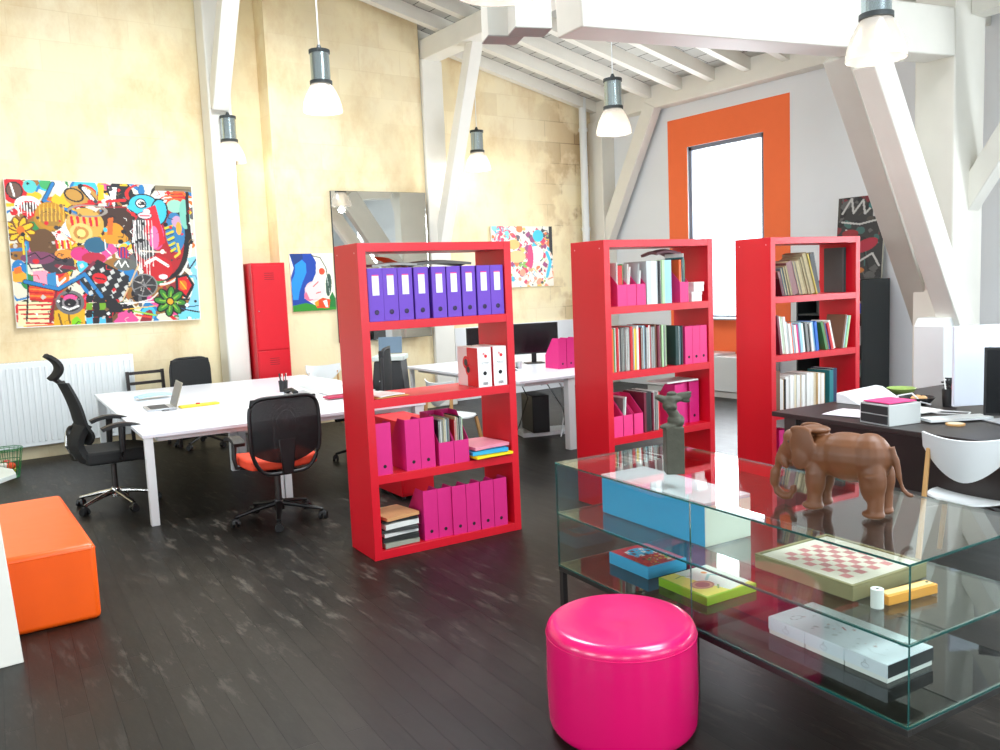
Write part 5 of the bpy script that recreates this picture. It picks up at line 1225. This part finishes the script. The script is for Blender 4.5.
# ---- things on the second white table
def t2p(u, v, z=.7806): c, s = math.cos(R5(-3)), math.sin(R5(-3)); return (4.98 + u * c - v * s, 6.58 + u * s + v * c, z)
def monitor(label, loc, rz, w=.54, h=.34, back=BLACK, stand=BLACK, lift=.10, group=None, screen=SCREEN):
    r = thing('monitor', label, 'monitor', loc, rz, group)
    G().box(-w / 2, w / 2, 0, .025, lift, lift + h).build('housing', back, r, bevel=.004)
    G().box(-w / 2 + .012, w / 2 - .012, -.0012, -.0002, lift + .014, lift + h - .012).build('screen', screen, r, smooth=False)
    G().box(-.11, .11, .0255, .05, lift + h * .3, lift + h * .75).build('rear_hump', back, r, bevel=.008)
    G().bar((0, .06, .012), (0, .055, lift + h * .5), .06, .018, (1, 0, 0)).build('stand_neck', stand, r, bevel=.003)
    G().box(-.11, .11, -.04, .14, 0, .011).build('stand_foot', stand, r, bevel=.004); return r
monitor('black monitor with its dark side to us on the table left of pink files', t2p(1.15, 1.35), R5(-24), .58, .36, lift=.12)
monitor('second black monitor next to the first, further left on the same white table', t2p(.62, 1.55), R5(-24), .5, .34, lift=.12)
FG = 'pink files on the white table'
for k in range(3): put(f_tall, t2p(.92 + k * .112, .58 - .004 * k, .7808), R5(-6), 'magenta magazine file on the white table, ' + ['left', 'middle', 'right'][k] + ' one of three before the monitors', FG)
pencup('small clear glass cup with a white stick beside the monitor on white table', t2p(.62, .92), SILVER, [PAPER], .9)
g = G().tube([t2p(.30, .78, .79), t2p(.42, .86, .80), t2p(.45, .95, .87), t2p(.52, .8, .80), t2p(.62, .75, .79)], .007, 6); tag(g.build('cable', CABLEW), 'white cables curling in front of the monitor on white table', 'cable')
r = thing('telephone', 'dark telephone lying before the black monitor on white table', 'telephone', t2p(.38, .9), R5(-10)); G().box(0, .2, 0, .16, 0, .035).build('phone_base', BLACK, r, bevel=.006); G().tube([(.02, .02, .05), (.03, .08, .06), (.03, .15, .05)], .016, 8).build('handset', BLACK, r)
r = thing('computer_tower', 'black computer tower under the white table', 'computer', (5.78, 7.42, 0), R5(-20))
G().box(0, .2, 0, .42, .05, .47).build('case', BLACK, r, bevel=.006); G().box(.01, .19, -.006, -.0005, .06, .46).build('front_panel', pm('tower_front', (30, 33, 33), .3), r, bevel=.003)
G().box(-.1, .5, .05, .37, .0, .0495).build('trolley', WHITEL, r, bevel=.004)
for k, pts in enumerate((((6.05, 7.5, .6), (6.2, 7.4, .3), (6.35, 7.5, .1), (6.5, 7.6, .02), (6.1, 7.3, .012)), ((5.6, 7.2, .74), (5.75, 7.2, .62), (6.1, 7.4, .68), (6.3, 7.5, .5), (6.25, 7.45, .15), (6.0, 7.2, .012)), ((5.5, 7.3, .72), (5.55, 7.2, .5), (5.5, 7.3, .2), (5.3, 7.2, .012)))):
    tag(G().tube(pts, .008, 6).build('cable', [pm('grey_cable', (120, 124, 124), .5), CABLEW, BLACK][k]), ['grey cable hanging beside the computer tower', 'white cable looping under the white table top', 'black cable at the left under the white table'][k], 'cable')

# ---------------------------------------------------------------- black shelving by the window wall
r = thing('shelving_unit', 'black metal shelving unit against the white wall behind the red bookcase', 'shelving unit', (9.36, 5.60, 0))
G().box(0, .6, 0, .02, 0, 1.61).build('side_panel', GREYD, r, bevel=.002); G().box(0, .6, .88, .90, 0, 1.61).build('side_panel', GREYD, r, bevel=.002)
for z in (.05, .42, .80, 1.18, 1.585): G().box(.01, .59, .021, .879, z, z + .024).build('shelf_board', GREYD, r, bevel=.002)
G().box(.585, .60, .021, .879, .075, 1.58).build('back_panel', GREYD, r)
for k, (z, y, c, nm, w, h) in enumerate(((1.205, .06, (40, 90, 190), 'blue', .12, .12), (1.205, .24, (210, 214, 216), 'white', .16, .18), (1.205, .5, (60, 66, 66), 'grey', .2, .22), (.825, .06, (200, 206, 204), 'pale grey', .14, .2), (.825, .26, (90, 100, 98), 'dark grey', .2, .24), (.445, .06, (120, 170, 160), 'pale green', .16, .16), (.445, .3, (220, 220, 216), 'cream', .2, .2))):
    q = thing('storage_jar', nm + ' storage tin on the black shelving, ' + ['lowest', 'middle', 'upper'][0 if z < .5 else (1 if z < 1 else 2)] + ' used shelf', 'tin', (9.52, 5.60 + y + w / 2, z + .0006))
    G().lathe([(0, 0), (w / 2, 0), (w / 2, h), (0, h)], n=20).build('tin_body', pm('tin_' + nm.replace(' ', '_'), c, .4), q); G().lathe([(0, h + .0005), (w / 2 + .003, h + .0005), (w / 2 + .003, h + .018), (0, h + .018)], n=20).build('lid', SILVER, q)

# ---------------------------------------------------------------- dark desk on the right
DR = R5(-6)
r = thing('dark_desk', 'large dark stained desk at the right with computers and cables', 'desk', (5.06, 3.72, 0), DR)
G().box(0, 2.15, -2.6, 0, .722, .755).build('desktop', DARK, r, bevel=.003)
G().box(.10, .135, -2.4, -.12, .36, .7215).build('front_apron', DARK, r, bevel=.002)
for x in (.06, 1.95):
    for y in (-.16, -2.5): G().box(x, x + .1, y, y + .1, 0, .7215).build('leg', pm('brown_grey_leg', (72, 64, 60), .5), r, bevel=.003)
G().box(.14, .55, -2.2, -1.6, 0, .70).build('drawer_unit', DARK, r, bevel=.004)
def dp(u, v, z=.7556): c, s = math.cos(DR), math.sin(DR); return (5.06 + u * c - v * s, 3.72 + u * s + v * c, z)
# small drawer box with pink card on it
r = thing('drawer_box', 'small silver desktop drawer unit with dark front on the dark desk', 'drawer unit', (4.985, 2.80, .7556), R5(-14)); r.scale = (.88, .88, 1)
G().box(0, .30, 0, .27, 0, .135).build('casing', pm('silver_grey', (190, 194, 192), .45), r, bevel=.004)
for z in (.012, .072): G().box(-.006, -.0005, .012, .258, z, z + .053).build('drawer', GREYD, r, bevel=.002)
slab_thing('leaflet', 'white and bright pink leaflet lying on the silver drawer unit', 'leaflet', (.24, .20, .006), pm('pink_leaflet', (240, 70, 130), .5, var=.5, scale=6), (5.13, 2.88, .7556 + .141), R5(-12), .002)
slab_thing('paper_sheet', 'white sheet with pink print at the near left of the dark desk', 'paper', (.30, .42, .004), pm('sheet_pinkish', (226, 214, 222), .6, var=.12, scale=20), dp(.30, -.52, .760), DR + .2, .002)
slab_thing('paper_sheet', 'loose white papers behind the drawer unit on the dark desk', 'paper', (.30, .36, .005), PAPER, dp(.66, -.62, .761), DR - .2, .003)
# tilted white tray behind
r = thing('document_tray', 'white slanted tray standing on the dark desk beside the red bookcase', 'tray', dp(.62, -.10, .7562), DR + R5(4))
G().hexa([(0, -.16, 0), (.5, -.16, 0), (.5, .04, 0), (0, .04, 0), (0, -.02, .07), (.5, -.02, .08), (.5, .04, .085), (0, .04, .075)]).build('tray_body', WHITEL, r, bevel=.004)
r = thing('salad_bowl', 'shallow green glass bowl at the back of the dark desk', 'bowl', dp(1.30, -.12)).scale = (.7, .7, .8)
r = bpy.data.objects['salad_bowl']
G().lathe([(0, 0), (.07, 0), (.12, .025), (.155, .065), (.15, .067), (.115, .032), (.065, .008), (0, .008)], n=28).build('bowl_body', pm('green_glaze', (150, 176, 96), .3, var=.3, scale=20), r)
r = thing('bowl', 'dark bowl with bread pieces on the dark desk left of the pen cup', 'bowl', dp(.93, -.50))
G().lathe([(0, 0), (.05, 0), (.09, .02), (.12, .055), (.115, .057), (.085, .026), (.045, .008), (0, .008)], n=28).build('bowl_body', BLACK, r)
for k, (x, y) in enumerate(((.02, .01), (-.03, .0), (.0, -.04))):
    tag(G().ell((0, 0, 0), (.04, .03, .022), n=10).build('bread_piece', pm('bread', (206, 160, 110), .8, var=.3, bump=.6)), 'pale piece of bread in the dark bowl', 'bread', 'bread in the dark bowl', loc=tuple(Vector(dp(.93, -.50, .793)) + Vector((x, y, .01))))
pencup('black mesh pen cup with red and white pens on the dark desk', dp(1.0, -.70), BLACK, [REDM, PAPER, BLACK, STEEL], 1.25)
for k, (pts, lb) in enumerate((([(.50, -.86, .02), (.55, -1.0, .01), (.50, -1.2, .01), (.56, -1.36, .01), (.66, -1.32, .01), (.60, -1.15, .01)], 'white cable looping before the pen cup'),
        ([(.62, -.80, .01), (.68, -.78, .07), (.72, -.86, .09), (.74, -.92, .03), (.80, -.95, .01)], 'white cable arching beside the dark bowl'), ([(.75, -1.55, .01), (.6, -1.75, .01), (.55, -1.95, .01), (.7, -2.1, .01)], 'white cable near the black monitor'),
        ([(.9, -1.5, .02), (1.0, -1.55, .09), (.9, -1.68, .10), (.8, -1.75, .03), (.7, -1.7, .01)], 'grey cable coiled under the white monitor'))):
    tag(G().tube([dp(x + .12, y + .34, .758 + z) for x, y, z in pts], .006, 6).build('cable', CABLEW if k < 3 else STEEL), lb + ' on the dark desk', 'cable')
g = G(); rq = random.Random(2)
for k in range(7): g.tube([dp(1.75 + rq.uniform(-.15, .15), -.32 + rq.uniform(-.12, .12), .765 + rq.uniform(0, .09)) for _ in range(6)], .006, 5)
tag(g.build('cable_tangle', BLACK), 'tangle of black cables at the far corner of the dark desk', 'cables')
# white computer seen from behind and black monitor
monitor('large white all-in-one computer seen from the back on the dark desk', (5.62, 2.42, .7556), R5(150), .68, .50, back=pm('white_gloss', (226, 232, 244), .25), stand=SILVER, lift=.11)
monitor('black monitor at the right edge of the dark desk in front of the white computer', (5.30, 2.08, .7556), R5(-62), .56, .40, back=BLACK, stand=SILVER, lift=.10)
slab_thing('keyboard', 'flat pale keyboard lying under the white computer on the dark desk', 'keyboard', (.42, .13, .015), WHITEL, (5.45, 2.62, .765), R5(-30), 0)
r = thing('wooden_coaster', 'small wooden coaster near the cables on the dark desk', 'coaster', (5.3, 2.55, .7556)); G().cyl((0, 0), .055, 0, .01, 24).build('disc', WOOD, r)
G().cyl((0, 0), .045, .0102, .0115, 24).build('cork_inlay', CREAM, r)

# ---------------------------------------------------------------- pendant lamps
def pendant(label, loc, ztop, s=1.0):
    r = thing('pendant_lamp', label, 'pendant lamp', loc, 0, 'industrial pendant lamps')
    # origin at the rim
    pr = []
    for k in range(11): t = k / 10; pr.append((.18 - .085 * t ** 1.9 * 1.0, .24 * t))
    inner = [(r0 - .005, z) for r0, z in reversed(pr)]
    G().lathe([(p[0] * s, p[1] * s) for p in pr + inner + [pr[0]]], n=40).build('glass_bell', FROST, r, angle=60)
    G().lathe([(a * s, b * s) for a, b in ((.0, .245), (.102, .245), (.102, .275), (0, .275))], n=32).build('lower_ring', GREYD, r)
    G().lathe([(a * s, b * s) for a, b in ((0, .2755), (.088, .2755), (.088, .52), (0, .52))], n=32).build('housing', ALU, r)
    G().lathe([(a * s, b * s) for a, b in ((0, .5205), (.096, .5205), (.096, .55), (.03, .56), (.012, .60), (0, .60))], n=32).build('top_cap', GREYD, r)
    G().tube([(0, 0, .59 * s), (0, 0, ztop - loc[2])], .006, 6).build('cord', WHITEL, r)
    G().ell((0, 0, .14 * s), (.045 * s, .045 * s, .07 * s), n=16).build('bulb', BULB, r)
    return r
PL = [((3.457, 7.412, 3.384), 'pendant lamp hanging in front of the bright pier, left centre'), ((3.58, 10.35, 3.33), 'pendant lamp hanging before the white post above the red locker'), ((7.05, 10.1, 3.36), 'pendant lamp near the far stone wall right of the white brace'),
      ((6.248, 6.485, 3.221), 'pendant lamp hanging left of the orange window'), ((5.129, 2.986, 3.025), 'largest side pendant lamp hanging before the bright diagonal strut at upper right'), ((1.95, 2.60, 2.815), 'pendant lamp close overhead at the top edge, only its glass rim showing')]
POW = [22, 20, 26, 14, 7, 5]
for (loc, lb), pw in zip(PL, POW):
    pendant(lb, loc, zr(loc[0]) - (.18 if loc[0] > 2 else 0))
    l = bpy.data.lights.new('lamp_light', 'POINT'); l.energy = pw; l.color = (1, .93, .82); l.shadow_soft_size = .05
    o = bpy.data.objects.new('lamp_light', l); C.objects.link(o); o.location = (loc[0], loc[1], loc[2] - .06)

# ---------------------------------------------------------------- daylight, and fill through added openings
def area(name, loc, rot, sx, sy, e, col=(1, 1, 1)):
    l = bpy.data.lights.new(name, 'AREA'); l.shape = 'RECTANGLE'; l.size = sx; l.size_y = sy; l.energy = e; l.color = col
    o = bpy.data.objects.new(name, l); C.objects.link(o); o.location = loc; o.rotation_euler = rot; return o
DAY = (.93, .97, 1.0)
area('window_and_fill_light', (XW + .30, 8.13, 2.37), (0, R5(90), 0), 2.4, 1.25, 260, DAY)
area('window_and_fill_light', (XW + .30, 0.8, 2.37), (0, R5(90), 0), 2.4, 1.8, 260, DAY)
area('window_and_fill_light', (XW + .30, -3.0, 2.37), (0, R5(90), 0), 2.4, 1.4, 160, DAY)
for y in (-2, 2, 6): area('window_and_fill_light', (XL - .25, y, 2.35), (0, R5(-90), 0), 2.5, 1.9, 190, DAY)  # fill behind the added left windows
for x in (-3.2, 1.0, 5.2): area('window_and_fill_light', (x, YF - .25, 2.3), (R5(90), 0, 0), 1.9, 2.6, 120, DAY)  # fill behind the added front windows
for y0, y1 in ((-3.6, -0.9), (-0.4, 2.2)): area('added_skylight_fill', (4.3, (y0 + y1) / 2, zr(4.3) + .3), (0, R5(11.7), 0), 2.1, y1 - y0 - .1, 400, DAY)  # fill from above through the two added roof windows
area('added_skylight_fill', (3.45, 6.9, zr(3.45) + .3), (0, R5(11.7), 0), 2.2, 2.9, 480, DAY)  # added, unseen skylight that brightens the stone wall and tables
w = bpy.data.worlds.new('sky'); bpy.context.scene.world = w; w.use_nodes = True
w.node_tree.nodes['Background'].inputs[0].default_value = (.86, .93, 1, 1); w.node_tree.nodes['Background'].inputs[1].default_value = 3.0

s = bpy.context.scene
s.view_settings.view_transform = 'Standard'; s.view_settings.look = 'None'; s.view_settings.exposure = -0.12; s.view_settings.gamma = 1; s.view_settings.use_curve_mapping = False
s.cycles.use_denoising = True
try: s.cycles.denoiser = 'OPENIMAGEDENOISE'
except Exception: pass
s.cycles.max_bounces = 10; s.cycles.diffuse_bounces = 5; s.cycles.transparent_max_bounces = 24; s.cycles.sample_clamp_indirect = 6; s.cycles.caustics_reflective = False; s.cycles.caustics_refractive = False
